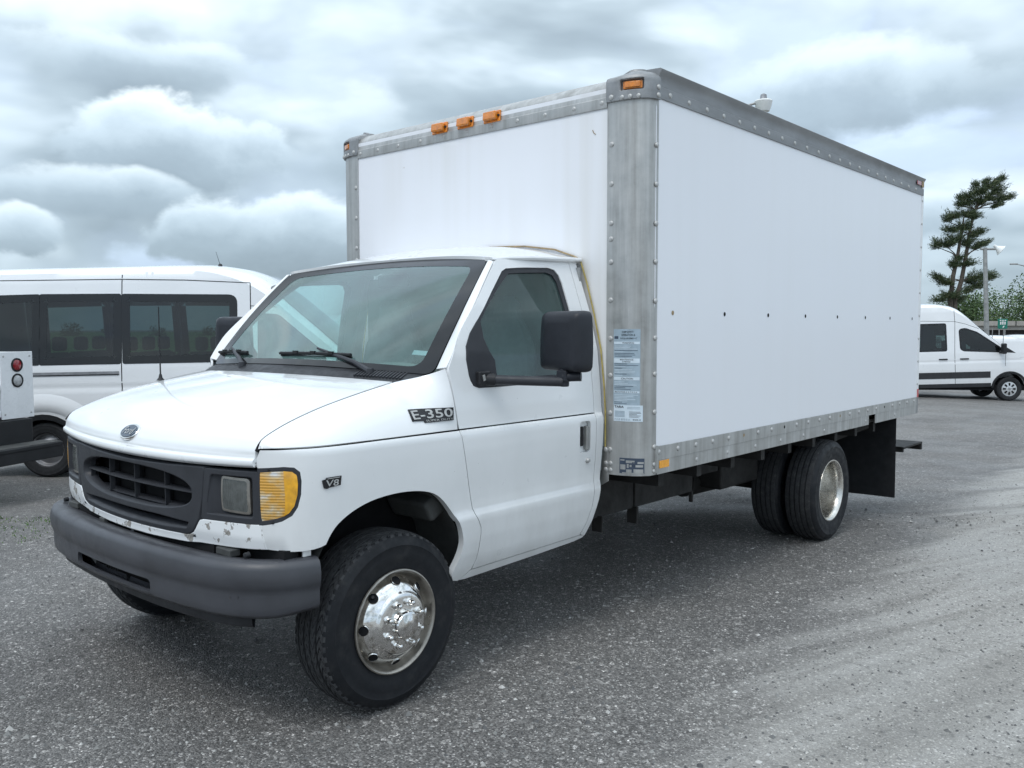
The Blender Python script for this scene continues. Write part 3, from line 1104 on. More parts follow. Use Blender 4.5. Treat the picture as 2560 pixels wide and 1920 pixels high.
# --- wipers, antenna
def wiper(base, tip, blade_a, blade_b):
    b, t = Vector(base), Vector(tip)
    m = MB().tube([b, b.lerp(t, .28) + Vector((0, 0, .012)), t], [.014, .011, .006], 8).lathe([(0, .018), (.016, .016), (.019, .0), (.019, -.02)], 14, b, axis='Z')
    w_ = m.build('wiper', 'grey_plastic', truck)
    pa, pb = Vector(blade_a), Vector(blade_b)
    k = MB()
    k.tube([pa, pa.lerp(pb, .5) + Vector((0, -.004, .004)), pb], .008, 6)
    k.tube([pa + Vector((0, .006, -.010)), pb + Vector((0, .006, -.010))], .004, 4)
    k.build('wiper_blade', 'black_rubber', w_)
    for f in (.25, .5, .75):
        q = pa.lerp(pb, f)
        MB().box(q + Vector((0, -.008, .008)), (.035, .010, .014)).build('blade_clip', 'badge_black', w_)


wiper((.578, .236, 1.352), (.126, .286, 1.450), (-.142, .254, 1.422), (.395, .275, 1.423))
wiper((-.413, .205, 1.358), (-.74, .342, 1.441), (-.886, .352, 1.413), (-.485, .283, 1.420))
ant = MB().lathe([(0, .035), (.007, .032), (.010, .015), (.022, .0)], 14, (-.80, -.04, 1.274), axis='Z').tube([(-.80, -.04, 1.30), (-.803, -.04, 1.66)], [.004, .0028], 6)
ant.build('antenna', 'dark_plastic', truck)

# --- nose: grille, lamps, lower strip, bumper
def front(z):
    return lambda s: FS(s, z)


def super_oval(cx, cz, hw, hh, p=2.6, n=64):
    r = []
    for i in range(n):
        t = 2 * math.pi * i / n
        c, d = math.cos(t), math.sin(t)
        r.append((cx + hw * math.copysign(abs(c) ** (2 / p), c), cz + hh * math.copysign(abs(d) ** (2 / p), d)))
    return r


gp = [(.562, 1.016), (.45, 1.012), (.30, 1.006), (0, 1.0), (-.30, 1.006), (-.45, 1.012), (-.562, 1.016), (-.548, .90), (-.526, .822), (-.482, .762), (-.44, .748), (0, .740), (.44, .748), (.482, .762), (.526, .822), (.548, .90)]
ovl = super_oval(0, .908, .494, .086, 2.7)
low = rounded([(-.472, .800), (-.25, .807), (0, .806), (.25, .807), (.472, .800), (.452, .766), (.3, .757), (0, .752), (-.3, .757), (-.452, .766)], .012)
sk = Skin().cut(FS, gp, [ovl, low], step=.022, flange=.055, gap=.0, roll=.007, ref=(0, 0, .9))
grille = sk.build('grille', 'grey_plastic', truck)
for zc, hz, dd in ((.910, .0065, .02), (.838, .004, .035)):
    m = MB()
    rows_ = []
    for i in range(41):
        s = (-.47 + .94 * i / 40) * (1 if zc > .9 else .92)
        x, y, nx, ny = plan(s)
        f = lambda d, z: (x - nx * d, y - ny * d, z)
        rows_.append([f(dd + .05, zc + hz * .6), f(dd + .008, zc + hz), f(dd, zc + hz * .3), f(dd, zc - hz * .4), f(dd + .008, zc - hz), f(dd + .05, zc - hz * .6), f(dd + .05, zc + hz * .6)])
    m.grid(rows_).build('grille_bar', 'grey_plastic', grille)
for x in (-.465, -.221, .026, .272, .462):
    for z0, z1 in ((.833, .904), (.916, .984)):
        px, py, nx, ny = plan(x)
        a = math.atan2(ny, nx) + math.pi / 2
        MB().box((px - nx * .036, py - ny * .036, (z0 + z1) / 2), (.004, .022, z1 - z0), Matrix.Rotation(a, 3, 'Z')).build('grille_blade', 'grey_plastic', grille, bevel=.0015)
for x in (-.34, -.10, .149, .39):
    MB().box((x, -.49, .9), (.012, .02, .19)).build('grille_blade', 'dark_plastic', grille)
MB().span(-.56, .56, -.475, -.465, .74, 1.02).build('radiator', 'cavity_black', grille)
MB().span(-.50, .50, -.57, -.47, .742, .752).build('grille_shelf', 'dark_plastic', grille)

bz = rounded([(sx(.570), 1.014), (sx(.832), 1.020), (sx(.834), .828), (sx(.545), .822)], .01)
pk = rounded([(sx(.598), 1.000), (sx(.815), 1.004), (sx(.815), .846), (sx(.568), .842)], .018)
lp = rounded([(sx(.640), .992), (sx(.782), .990), (sx(.786), .856), (sx(.640), .860)], .014)
lp_in = rounded([(sx(.650), .982), (sx(.772), .980), (sx(.775), .866), (sx(.650), .870)], .012)
for g in (False, True):
    bez = Skin().cut(FS, bz, [pk], step=.022, flange=.03, gap=.001, roll=.006, ref=(0, 0, .9)).build('headlight_bezel', 'grey_plastic', truck, g)

    def PK(s, z):
        x, y, nx, ny = plan(s)
        d = .032 * sstep(sx(.575), sx(.64), s)
        return (x - nx * d, y - ny * d, z)
    Skin().cut(PK, inset(pk, -.006), [lp], step=.02, flange=.01, gap=0, ref=(0, 0, .9)).build('headlight_pocket', 'grey_plastic', bez, g)

    def LM(s, z):
        x, y, nx, ny = plan(s)
        u, v = (s - sx(.712)) / .08, (z - .925) / .07
        d = .022 - .010 * (1 - u * u * .5 - v * v * .5)
        return (x - nx * d, y - ny * d, z)
    hl = Skin().cut(LM, lp, [lp_in], step=.02, flange=.02, gap=.001, roll=.004, ref=(0, 0, .9)).build('headlight', 'wheel_steel', truck, g)
    Skin().cut(LM, lp_in, step=.018, flange=0, gap=-.002, ref=(0, 0, .9)).build('headlight_lens', 'headlamp_lens', hl, g)
    tp = [(sy(y), z) for y, z in TURN]
    tin = [(sy(y), z) for y, z in [(-.499, 1.022), (-.478, 1.028), (-.448, 1.031), (-.424, 1.028), (-.412, 1.014), (-.409, .98), (-.411, .94), (-.420, .90), (-.435, .874), (-.458, .856), (-.480, .847), (-.498, .840)]]
    ts = Skin().cut(FS, tp, [tin], step=.014, flange=.02, gap=.0, lift=.0, roll=.004, ref=(0, 0, .9)).build('turn_signal', 'grey_plastic', truck, g)
    xa = sy(-.449)

    def TL(s, z):
        x, y, nx, ny = plan(s)
        d = -.004 + .005 * abs((z - .935) / .09) ** 3
        return (x - nx * d, y - ny * d, z)
    clr = [p for p in tin if p[0] <= xa] + [(xa, .862), (xa, .94), (xa, 1.02)]
    cen = np.mean(clr, axis=0)
    clr = [(sy(-.499), 1.022), (sy(-.478), 1.028), (xa, 1.030), (xa + .003, .98), (xa + .006, .93), (xa + .004, .88), (xa, .862), (sy(-.480), .847), (sy(-.498), .840)]
    amb = [(xa, 1.030), (sy(-.424), 1.028), (sy(-.412), 1.014), (sy(-.409), .98), (sy(-.411), .94), (sy(-.420), .90), (sy(-.435), .874), (xa, .862), (xa + .004, .88), (xa + .006, .93), (xa + .003, .98)]
    Skin().cut(TL, clr, step=.012, flange=.006, gap=.0, ref=(0, 0, .9)).build('turn_signal_lens', 'signal_clear', ts, g)
    Skin().cut(TL, amb, step=.012, flange=.006, gap=.0, lift=.0012, ref=(0, 0, .9)).build('turn_signal_lens', 'amber_lens', ts, g)
    for (yy, zq) in ((-.482, 1.033), (-.476, .838)):
        c = Vector(FS(sy(yy), zq))
        c.x *= -1 if g else 1
        MB().lathe([(0, -.004), (.005, -.003), (.006, .004)], 10, c, axis='Y').build('lens_screw', 'badge_black', ts)

ls = [(sx(.845), .826), (sx(.70), .8225), (sx(.56), .8175), (sx(.535), .812), (sx(.525), .80), (sx(.508), .775), (sx(.49), .757), (sx(.455), .743), (sx(.3), .737), (0, .735)]
ls = ls + [(-a, b) for a, b in ls[:-1][::-1]]
lb = [(sx(.862), .736), (sx(.70), .729), (sx(.52), .724), (sx(.44), .716), (sx(.2), .709), (0, .707)]
lb = lb + [(-a, b) for a, b in lb[:-1][::-1]]
Skin().cut(FS, ls + lb[::-1], step=.022, flange=.03, gap=.0012, roll=.004, ref=(0, 0, .9)).build('front_lower_panel', 'chipped_paint', truck)

_bl = spline([(0, -.697), (.15, -.695), (.3, -.688), (.45, -.677), (.58, -.662), (.70, -.64), (.80, -.608), (.88, -.56), (.935, -.505), (.972, -.445), (.992, -.395), (1.0, -.352)])
_bt = np.array([_bl(i / 400) for i in range(401)])
_ba = np.concatenate([[0], np.cumsum(np.hypot(*np.diff(_bt, axis=0).T))])
BPROF = [(-.115, .690), (-.075, .700), (-.045, .705), (-.020, .701), (-.006, .689), (0, .670), (.003, .645), (.001, .620), (-.003, .605), (-.009, .592), (-.011, .580), (-.011, .54), (-.013, .512), (-.020, .497), (-.038, .490), (-.09, .488)]
_bp = spline(BPROF)
_bq = np.array([_bp(i / 300) for i in range(301)])
_bb = np.concatenate([[0], np.cumsum(np.hypot(*np.diff(_bq, axis=0).T))])


def BU(s, b):
    x, y, nx, ny = plan(s, _bt, _ba)
    o, z = np.interp(b, _bb, _bq[:, 0]), np.interp(b, _bb, _bq[:, 1])
    z += .012 * (1 - min(abs(s) / 1.1, 1)) ** 2 * 0
    k = sstep(.95, 1.15, abs(s))
    return (x + nx * o * 1.0, y + ny * o, z + (.018 * k if z < .56 else 0))


bmax, smax = float(_bb[-1]), float(_ba[-1])
zb = lambda z: float(np.interp(-z, -_bq[60:, 1], _bb[60:]))
slot = rounded([(-.335, zb(.566)), (.335, zb(.566)), (.335, zb(.514)), (-.335, zb(.514))], .022)
sk = Skin().cut(BU, [(-smax, 0), (smax, 0), (smax, bmax), (-smax, bmax)], [slot], step=.024, flange=.018, gap=.0, ref=(0, -.3, .6))
bumper = sk.build('bumper', 'bumper_plastic', truck)
mark(bumper, 'dark grey front bumper with a wide air slot')
m = MB()
rows_ = []
for i in range(41):
    s = -.62 + 1.50 * i / 40
    x, y, nx, ny = plan(s, _bt, _ba)
    rows_.append([(x - nx * .035, y - ny * .035, .493), (x - nx * .042, y - ny * .042, .462 - .006 * math.sin(3 * s)), (x - nx * .06, y - ny * .06, .452 - .006 * math.sin(3 * s)), (x - nx * .07, y - ny * .07, .49)])
m.grid(rows_).build('valance', 'dark_plastic', bumper)
for a, b, mt in ((.62, .26, 'rust_seal'), (.80, .275, 'rust_seal'), (.835, .272, 'cavity_black')):
    q = Vector(BU(a, b * .86))
    MB().lathe([(.006, 0), (.003, .002), (0, .002)], 7, q, axis='Y').build('paint_chip', mt, bumper)
MB().span(-.6, .6, -.58, -.56, .49, .60).build('slot_backing', 'cavity_black', bumper)
for i in range(6):
    MB().box((-.20 + .022 * i, -.60, .54), (.008, .02, .07)).build('cooler_fin', 'chassis', bumper)
MB().box((-.27, -.63, .545), (.07, .012, .030), Matrix.Rotation(.4, 3, 'Y')).build('torn_label', 'liner_grey', bumper)
# what shows between the bumper and the lower panel
m = MB()
for g in (1, -1):
    m.span(.50 * g, .93 * g, -.46, -.40, .60, .735)
m.span(-.6, .6, -.55, -.50, .60, .735)
m.build('bumper_beam', 'cavity_black', truck)
for g in (1, -1):
    MB().span(.62 * g, .72 * g, -.555, -.51, .695, .722).build('bumper_bracket', 'liner_grey', truck, bevel=.004)
    MB().box((.945 * g, -.375, .722), (.012, .035, .035)).build('fender_tab', 'white_paint', truck, bevel=.003)
    MB().lathe([(0, -.01), (.010, -.008), (.012, .01)], 12, (.80 * g, -.535, .715), axis='Y').build('trim_bolt', 'dark_plastic', truck)
MB().box((-.27, -.585, .70), (.05, .02, .022)).build('bumper_bracket', 'liner_grey', truck, bevel=.004)

# --- lettering on the fender
_fg = [(np.array(FU(a, b)), a, b) for a in np.linspace(.66, .95, 90) for b in np.linspace(.08, .28, 90)]
_fp = np.array([p for p, _, _ in _fg])


def on_fu(y, z, lift):
    i = int(np.argmin((_fp[:, 1] - y) ** 2 + (_fp[:, 2] - z) ** 2))
    p = Vector(_fp[i])
    return Vector((p.x + lift, y, z))


_ok = (_fp[:, 1] > .09) & (_fp[:, 1] < .37) & (_fp[:, 2] > 1.14) & (_fp[:, 2] < 1.23)
_A = lambda y, z: np.stack([np.ones_like(y), y, z, y * y, z * z, y * z, y * y * z, y * z * z, y ** 3, z ** 3], -1)
_fc = np.linalg.lstsq(_A(_fp[_ok, 1], _fp[_ok, 2] - 1.18), _fp[_ok, 0], rcond=None)[0]


def fu_plane(y, z, lift):
    return Vector((float(_A(np.float64(y), np.float64(z - 1.18)) @ _fc) + lift, y, z))


m = MB()
pl_ = [(.134, 1.167), (.196, 1.164), (.196, 1.156), (.346, 1.156), (.349, 1.21), (.136, 1.213)]
bd = Skin().cut(lambda a, b: tuple(fu_plane(a, b, .006)), pl_, step=.012, flange=.006, gap=0).build('badge', 'badge_black', fender_l)
bf = lambda y, z: fu_plane(y, z, .0085)
lettering('badge_lettering', 'E-350', bf, 'rivet_metal', fender_l, .200, .036, (.141, 1.172), .012)
lettering('badge_lettering', 'SUPER DUTY', bf, 'rivet_metal', fender_l, .140, .0075, (.202, 1.1595))
m = MB()
v8 = [(-.330, .986), (-.315, .990), (-.314, .9945), (-.254, .9965), (-.258, .962), (-.306, .957), (-.313, .9525), (-.324, .957)]
side = lambda y, z, t: tuple(Vector(FS(sy(y), z)) + Vector((t, -t * .08, 0)))
m.prism(v8, side, .001, .006)
m.build('badge', 'badge_black', fender_l)
lettering('badge_lettering', 'V8', lambda y, z: side(y, z, .0075), 'rivet_metal', fender_l, .052, .024, (-.320, .962), .012, .12)
MB().prism([(-.312, .9895), (-.261, .9915), (-.261, .9935), (-.312, .9915)], side, .005, .0075).build('badge_bar', 'rivet_metal', fender_l)

# --- wheel wells and under the cab
for g in (1, -1):
    m = MB()
    rows_ = []
    for i in range(25):
        t = math.pi * (.02 + .86 * i / 24)
        c, d = math.cos(t), math.sin(t)
        y, z = .03 + .425 * c, .45 + .475 * d
        rows_.append([(.66 * g, y, z), (.80 * g, y, z + .01), (.955 * g, y, z - .012)])
    m.grid(rows_).build('wheel_liner', 'liner_grey', truck)
    MB().span(.655 * g, .665 * g, -.33, .50, .40, .98).build('inner_fender', 'cavity_black', truck)
    MB().box((.80 * g, .30, .78), (.26, .10, .10), Matrix.Rotation(.5, 3, 'X')).build('liner_ledge', 'liner_grey', truck, bevel=.02)
m = MB().span(-.62, .62, -.44, .36, .50, 1.02).span(-.90, .90, .46, 1.40, .46, .60)  # black block fills the engine bay so body gaps look shaded; then the floor
m.build('dark_fill_and_floor', 'cavity_black', truck)
MB().span(-.86, .86, 1.405, 1.415, .60, 1.86).build('cab_rear_wall', 'headliner', truck)

# --- inside the cab
dash = MB()
rows_ = []
for i in range(21):
    x = -.86 + 1.72 * i / 20
    h = .03 * math.exp(-((x - .40) / .22) ** 2)
    y0 = .25 + .10 * (x / .86) ** 2
    rows_.append([(x, y0, 1.335), (x, y0 + .10, 1.350 + h * .4), (x, .56, 1.352 + h), (x, .66, 1.325 + h), (x, .70, 1.22), (x, .68, 1.0)])
dash.grid(rows_).build('dashboard', 'dash_grey', truck)


def seat(cx):
    m = MB()
    rows_ = []
    for z, hw, y0, y1 in ((1.0, .24, 1.12, 1.26), (1.10, .255, 1.13, 1.28), (1.30, .25, 1.17, 1.31), (1.45, .23, 1.20, 1.32), (1.55, .17, 1.215, 1.32), (1.60, .13, 1.225, 1.32), (1.68, .12, 1.23, 1.31), (1.72, .07, 1.24, 1.30)):
        ring = []
        for k in range(17):
            t = 2 * math.pi * k / 16
            c, d = math.cos(t), math.sin(t)
            ring.append((cx + hw * math.copysign(abs(c) ** .6, c), (y0 + y1) / 2 + (y1 - y0) / 2 * math.copysign(abs(d) ** .6, d), z))
        rows_.append(ring)
    m.grid(rows_)
    s_ = m.build('seat', 'seat_cloth', truck)
    MB().box((cx, 1.02, .93), (.50, .46, .16)).build('seat_cushion', 'seat_cloth', s_, bevel=.05, seg=3)


seat(.44)
seat(-.44)
m = MB()
ctr, ax = Vector((.42, .80, 1.22)), Vector((0, .86, .5)).normalized()
u_, v_ = Vector((1, 0, 0)), ax.cross(Vector((1, 0, 0)))
m.tube([ctr + (u_ * math.cos(t) + v_ * math.sin(t)) * .19 for t in (2 * math.pi * k / 32 for k in range(33))], .013, 8, False)
for t in (.2, math.pi - .2, -math.pi / 2):
    m.tube([ctr, ctr + (u_ * math.cos(t) + v_ * math.sin(t)) * .19], .014, 6)
m.tube([ctr, ctr + Vector((0, -.16, -.10))], .035, 10)
m.build('steering_wheel', 'dark_plastic', truck)
Skin().cut(lambda a, b: tuple(Vector(RF(a, b)) - Vector((0, 0, .03))), [(-.78, .03), (.78, .03), (.78, .60), (-.78, .60)], step=.08, flange=0).build('headliner', 'headliner', truck)
MB().tube([(.80, 1.34, 1.80), (.88, 1.36, 1.45), (.62, 1.25, 1.05)], .02, 6).build('seat_belt', 'seat_cloth', truck)
MB().box((0, .88, 1.80), (.24, .03, .07)).build('rearview_mirror', 'dark_plastic', truck, bevel=.012)
for g in (1, -1):
    MB().box((.42 * g, 1.0, 1.872), (.46, .15, .018)).build('sun_visor', 'headliner', truck, bevel=.006)

# --- mirrors
for g, lab in ((1, 'large black side mirror on a long arm at the driver door'), (-1, 'black side mirror on the far door')):
    hm = Matrix.Rotation(-.16 * g, 3, 'Z')
    hc = Vector((1.262 * g, .770, 1.488))
    m = MB()
    rows_ = []
    sect = rounded([(-.130, -.130), (.130, -.135), (.136, 0), (.125, .132), (-.118, .132), (-.132, 0)], [.03, .035, .06, .03, .035, .06], 5)
    for dy, k in ((-.052, .60), (-.050, .80), (-.040, .93), (-.020, .985), (.02, 1.0), (.040, .985), (.040, .93)):
        rows_.append([tuple(hc + hm @ Vector((a * k * g, dy, b * k))) for a, b in sect + sect[:1]])
    m.grid(rows_)
    k = len(m.v)
    c0 = [tuple(hc + hm @ Vector((a * .60 * g, -.052, b * .60))) for a, b in sect]
    m.add(c0, [tuple(range(len(c0)))])
    mir = m.build('side_mirror', 'mirror_plastic', truck, smooth=50)
    mark(mir, lab)
    if g < 0:
        mir.location = (-.02, -.085, 0)
    m = MB()
    m.add([tuple(hc + hm @ Vector((a * .94 * g, .037, b * .94))) for a, b in sect], [tuple(range(len(sect)))])
    m.build('mirror_glass', 'chrome', mir, smooth=0)
    MB().box((1.275 * g, .745, 1.337), (.055, .045, .05)).tube([(1.275 * g, .745, 1.29), (1.275 * g, .745, 1.37)], .022, 12).build('mirror_clamp', 'mirror_plastic', mir, bevel=.006)
    MB().tube([(1.00 * g, .575, 1.318), (1.07 * g, .615, 1.316), (1.275 * g, .738, 1.312)], .0215, 14).build('mirror_arm', 'galvanised' if False else 'grey_plastic', mir)
    MB().tube([(1.275 * g, .738, 1.333), (1.345 * g, .775, 1.336)], .021, 14).build('mirror_arm', 'mirror_plastic', mir)
    MB().tube([(.985 * g, .562, 1.319), (1.015 * g, .585, 1.318)], .028, 12).build('arm_collar', 'dark_plastic', mir)
    MB().box((.985 * g, .54, 1.325), (.03, .08, .062)).build('arm_bracket', 'dark_plastic', mir, bevel=.008)
    MB().box((1.0015 * g, .527, 1.328), (.003, .014, .026), Matrix.Rotation(.3, 3, 'X')).build('bracket_scrape', 'rivet_metal', mir, smooth=0)

# --- wheels (axle along x, outer face towards +x)
def tyre_mesh(R=.372, W=.225, bead=.210):
    h = W / 2
    k = R - bead
    pr = [(bead - .004, h * .80), (bead + .004, h * .90), (bead + .10 * k, h * .97), (bead + .14 * k, h * .965), (bead + .30 * k, h * 1.04), (bead + .5 * k, h * 1.07), (bead + .66 * k, h * 1.04), (bead + .68 * k, h * 1.055),
          (bead + .70 * k, h * 1.04), (bead + .80 * k, h * .975), (bead + .885 * k, h * .90), (R - .012, h * .80), (R - .0105, h * .5), (R - .010, 0)]
    pr = pr + [(r, -a) for r, a in pr[:-1][::-1]]
    return MB().lathe(pr, 72)


def tread_mesh(R=.372, W=.225, n=54, ribs=5, slant=.38, gapx=.010, gapt=.20, depth=.013, lug=True):
    m = MB()
    hw = W * .43
    xs = np.linspace(-hw, hw, ribs + 1)
    da = 2 * math.pi / n
    rnd = random.Random(3)
    for j in range(ribs):
        a0, a1 = xs[j] + gapx / 2, xs[j + 1] - gapx / 2
        edge = j in (0, ribs - 1)
        sl = slant * da * (1 if j % 2 else -1)
        for i in range(n):
            t0 = i * da + (j % 2) * da * .5
            g = da * gapt * (1.6 if edge else 1)
            crown = lambda a: R - .010 * (abs(a) / hw) ** 2.5
            jit = rnd.uniform(-.0006, .0006)
            vs = []
            for (a, off) in ((a0, -sl), ((a0 + a1) / 2, sl), (a1, -sl)):
                for t in (t0 + off, t0 + off + da - g):
                    for r in (crown(a) + jit, crown(a) - depth - .003):
                        vs.append((a, r * math.cos(t), r * math.sin(t)))
            fs = []
            for q in (0, 4):
                fs += [(q, q + 2, q + 6, q + 4), (q, q + 4, q + 5, q + 1), (q + 2, q + 3, q + 7, q + 6)]
            fs += [(0, 1, 3, 2), (8, 10, 11, 9)]
            m.add(vs, fs)
            if lug and edge:
                s = -1 if j == 0 else 1
                vs = []
                for a, r in ((hw * .985 * s, R - .010), (hw * 1.09 * s, R - .026), (hw * 1.15 * s, R - .046)):
                    for t in (t0 - sl, t0 - sl + da - g * 1.5):
                        for dr in (0, -.012):
                            vs.append((a + dr * s, (r + dr * .3) * math.cos(t), (r + dr * .3) * math.sin(t)))
                m.add(vs, fs)
    return m


ty_f = tyre_mesh(.362, .210, .198).mesh('tyre', 40)
tr_f = tread_mesh(.362, .210).mesh('tread', 25)
ty_r = tyre_mesh(.370, .215).mesh('tyre', 40)
tr_r = tread_mesh(.370, .215, 92, 5, .25, .009, .05, .011, False).mesh('tread', 25)

fr = MB().lathe([(.190, -.09), (.192, .07), (.200, .092), (.208, .099), (.213, .104), (.212, .110), (.207, .112), (.201, .108), (.197, .098), (.193, .084), (.187, .072), (.180, .064)], 72)
fr_m = fr.mesh('wheel', 40)
dome = MB().lathe([(.184, .060), (.181, .066), (.176, .078), (.169, .092), (.158, .106), (.146, .118), (.132, .127), (.126, .131), (.123, .138), (.117, .142), (.100, .143), (.070, .144), (.060, .146)], 72)
dome_m = dome.mesh('wheel_cover', 40)
cap_m = MB().lathe([(.060, .145), (.057, .170), (.053, .178), (.046, .181), (.030, .182), (.024, .186), (.012, .187), (.0, .187)], 48).mesh('hub_cap', 35)
nut = MB()
nut.lathe([(.0165, .0), (.0165, .004), (.012, .008)], 16)
nut.lathe([(.0115, .004), (.0115, .024), (.009, .030), (.004, .033), (0, .0335)], 12)
nut_m = nut.mesh('lug_nut', 30)
rr = MB().lathe([(.200, -.09), (.204, .06), (.214, .086), (.222, .094), (.226, .100), (.224, .106), (.217, .106), (.208, .098), (.200, .084), (.196, .060), (.193, .0), (.188, -.045), (.178, -.075), (.160, -.092), (.13, -.104), (.095, -.110), (.080, -.108), (.076, -.06), (.055, -.045), (0, -.045)], 64)
rr_m = rr.mesh('wheel', 40)


def hole_disc(r, n=20):
    return MB().lathe([(r * 1.18, .0), (r * 1.08, .003), (r, .001), (r * .96, -.006)], n), MB().lathe([(r * 1.02, .0035), (0, .0035)], n)


def wheel(loc, flip, front_):
    w_ = link('wheel', fr_m if front_ else rr_m, 'wheel_steel' if front_ else 'dish_steel', truck)
    w_.location = loc
    w_.rotation_euler = (random.uniform(0, 6) if not front_ else 0.0, 0, math.pi if flip else 0)
    link('tyre', ty_f if front_ else ty_r, 'tyre_rubber', w_)
    mark(link('tread', tr_f if front_ else tr_r, 'tread_rubber', w_), kind='stuff')
    if front_:
        link('wheel_cover', dome_m, 'chrome', w_)
        link('hub_cap', cap_m, 'chrome', w_)
        for i in range(8):
            t = 2 * math.pi * (i + .5) / 8
            o = link('lug_nut', nut_m, 'chrome', w_)
            o.location = (.1425, .088 * math.cos(t), .088 * math.sin(t))
        sf = (w_, flip)
        rim_, plug = hole_disc(.0185)
        rm, pm = rim_.mesh('vent_rim', 40), plug.mesh('vent_hole', 0)
        for i in range(8):
            t = math.radians(134 + 45 * i)
            nrm = Vector((.72, .69 * math.cos(t), .69 * math.sin(t)))
            q = nrm.to_track_quat('X', 'Z')
            for me, mt in ((rm, 'chrome'), (pm, 'cavity_black')):
                o = link(me.name.split('.')[0], me, mt if not (i == 1 and me is pm) else 'white_plastic', w_)
                o.location = (.1005, .166 * math.cos(t), .166 * math.sin(t))
                o.rotation_euler = q.to_euler()
        t = math.radians(180 - 46)
        MB().tube([(.098, .166 * math.cos(t), .166 * math.sin(t)), (.112, .182 * math.cos(t), .182 * math.sin(t))], .0065, 8).build('valve_stem', 'black_rubber', w_)
    return w_


FX = .866
wf_ = wheel((FX, .035, .360), False, True)
mark(wf_, 'front wheel with polished cover, chrome nuts and hub')
wheel((-FX, .035, .360), True, True)
for sgn in (1, -1):
    wheel((1.098 * sgn, 4.013, .362), sgn < 0, False)
    wheel((.842 * sgn, 4.013, .362), sgn < 0, False)

# --- chassis under the box
m = MB()
for g in (1, -1):
    m.span(.40 * g, .47 * g, .3, 5.8, .52, .70)
for y in np.arange(1.75, 5.8, .41):
    m.span(-1.15, 1.15, y - .025, y + .025, .70, .79)
m.span(-.40, .40, 1.9, 1.98, .52, .66).span(-.40, .40, 3.1, 3.18, .52, .66).span(-.40, .40, 5.2, 5.28, .52, .66)
m.build('chassis_frame', 'chassis', truck)
m = MB().tube([(-1.0, 4.013, .362), (1.0, 4.013, .362)], .06, 14).lathe([(0, -.16), (.13, -.12), (.17, 0), (.13, .12), (0, .16)], 20, (0, 4.013, .37), axis='Y').tube([(0, .6, .45), (0, 4.0, .42)], .05, 12)
m.tube([(-.9, 0, .40), (.9, 0, .40)], .05, 10)
m.build('axle', 'chassis', truck)
side_skirt = MB().span(.78, .80, 1.47, 2.02, .49, .80).span(.78, .80, 2.035, 2.72, .49, .80).span(.775, .81, 2.02, 2.036, .44, .80)
side_skirt.span(.76, .83, 1.66, 1.675, .41, .50).span(.76, .83, 2.01, 2.03, .40, .50).span(.775, .80, 2.70, 2.72, .42, .80)
side_skirt.build('fuel_tank_guard', 'chassis', truck, bevel=.004)
far_blocker = MB().span(-.80, -.78, 1.47, 3.2, .45, .80).span(-.30, .30, .4, 1.6, .40, .62).span(-.25, .25, 1.6, 3.2, .36, .55)  # unseen skirt and drivetrain blocks, added to stop light under the truck
far_blocker.build('far_light_blocker', 'chassis', truck)
MB().span(-.78, -.45, 1.6, 2.9, .45, .70).build('muffler', 'chassis', truck, bevel=.05)
MB().span(.30, .80, 3.10, 3.66, .44, .78).build('spring_hanger', 'chassis', truck, bevel=.02)
MB().span(-.8, -.3, 3.1, 3.5, .44, .78).build('spring_hanger', 'chassis', truck, bevel=.02)
MB().span(.45, .78, 1.5, 2.7, .50, .70).build('fuel_tank', 'chassis', truck, bevel=.04)
MB().span(.50, .80, 2.76, 3.05, .58, .79).box((.78, 2.95, .70), (.03, .06, .10)).build('battery_box', 'chassis', truck, bevel=.01)
MB().tube([(.70, 2.8, .62), (.72, 3.2, .70), (.66, 3.45, .72)], .025, 8).tube([(.55, 3.0, .47), (.55, 3.45, .46)], .09, 14).build('exhaust', 'chassis', truck)
for g in (1, -1):
    MB().tube([(.95 * g, 4.5, .66), (1.05 * g, 4.75, .72), (1.16 * g, 4.83, .775)], .035, 10).build('tail_pipe', 'chassis', truck)
    m = MB()
    rows_ = [[(x * g, 5.40 + .012 * math.sin(7 * x) * (1 - t), .80 - .70 * (1 - t)) for t in (0, .2, .4, .6, .8, 1)] for x in np.linspace(.62, 1.205, 8)]
    rows2 = [[(a, b + .008, c) for a, b, c in r] for r in rows_]
    m.grid(rows_).grid(rows2)
    m.build('mud_flap', 'black_rubber', truck, smooth=60)
    MB().span(.45 * g, .70 * g, 3.3, 4.75, .60, .66).build('leaf_spring', 'chassis', truck)

# --- cargo box
BX, YF, YR = 1.22, 1.455, 5.90
m = MB().span(BX - .03, BX, 1.56, 5.875, .87, 2.76)
pan_l = m.build('box_side_panel', 'box_side_white', truck)
mark(pan_l, 'smooth white side panel of the cargo box')
MB().span(-BX, -BX + .03, 1.56, 5.875, .87, 2.76).build('box_side_panel', 'box_side_white', truck)
pan_f = MB().span(-1.03, 1.03, YF, YF + .03, .80, 2.76).build('box_front_panel', 'box_front_white', truck)
mark(pan_f, 'white front panel of the cargo box with faint stains')
MB().span(-1.18, 1.18, 1.56, 5.88, 2.80, 2.825).build('box_roof', 'white_plastic', truck)
MB().span(-1.18, 1.18, 1.53, 5.87, .79, .815).build('box_floor', 'chassis', truck)
MB().span(-1.17, 1.17, 5.86, 5.875, .82, 2.76).build('box_rear_door', 'white_plastic', truck)

riv_m = MB().lathe([(0, .0050), (.005, .0048), (.0095, .0032), (.0125, 0), (.0125, -.004)], 14).mesh('rivet', 40)
rivl_m = MB().lathe([(0, .0065), (.006, .0062), (.011, .0045), (.0145, 0), (.0145, -.004)], 14).mesh('rivet', 40)


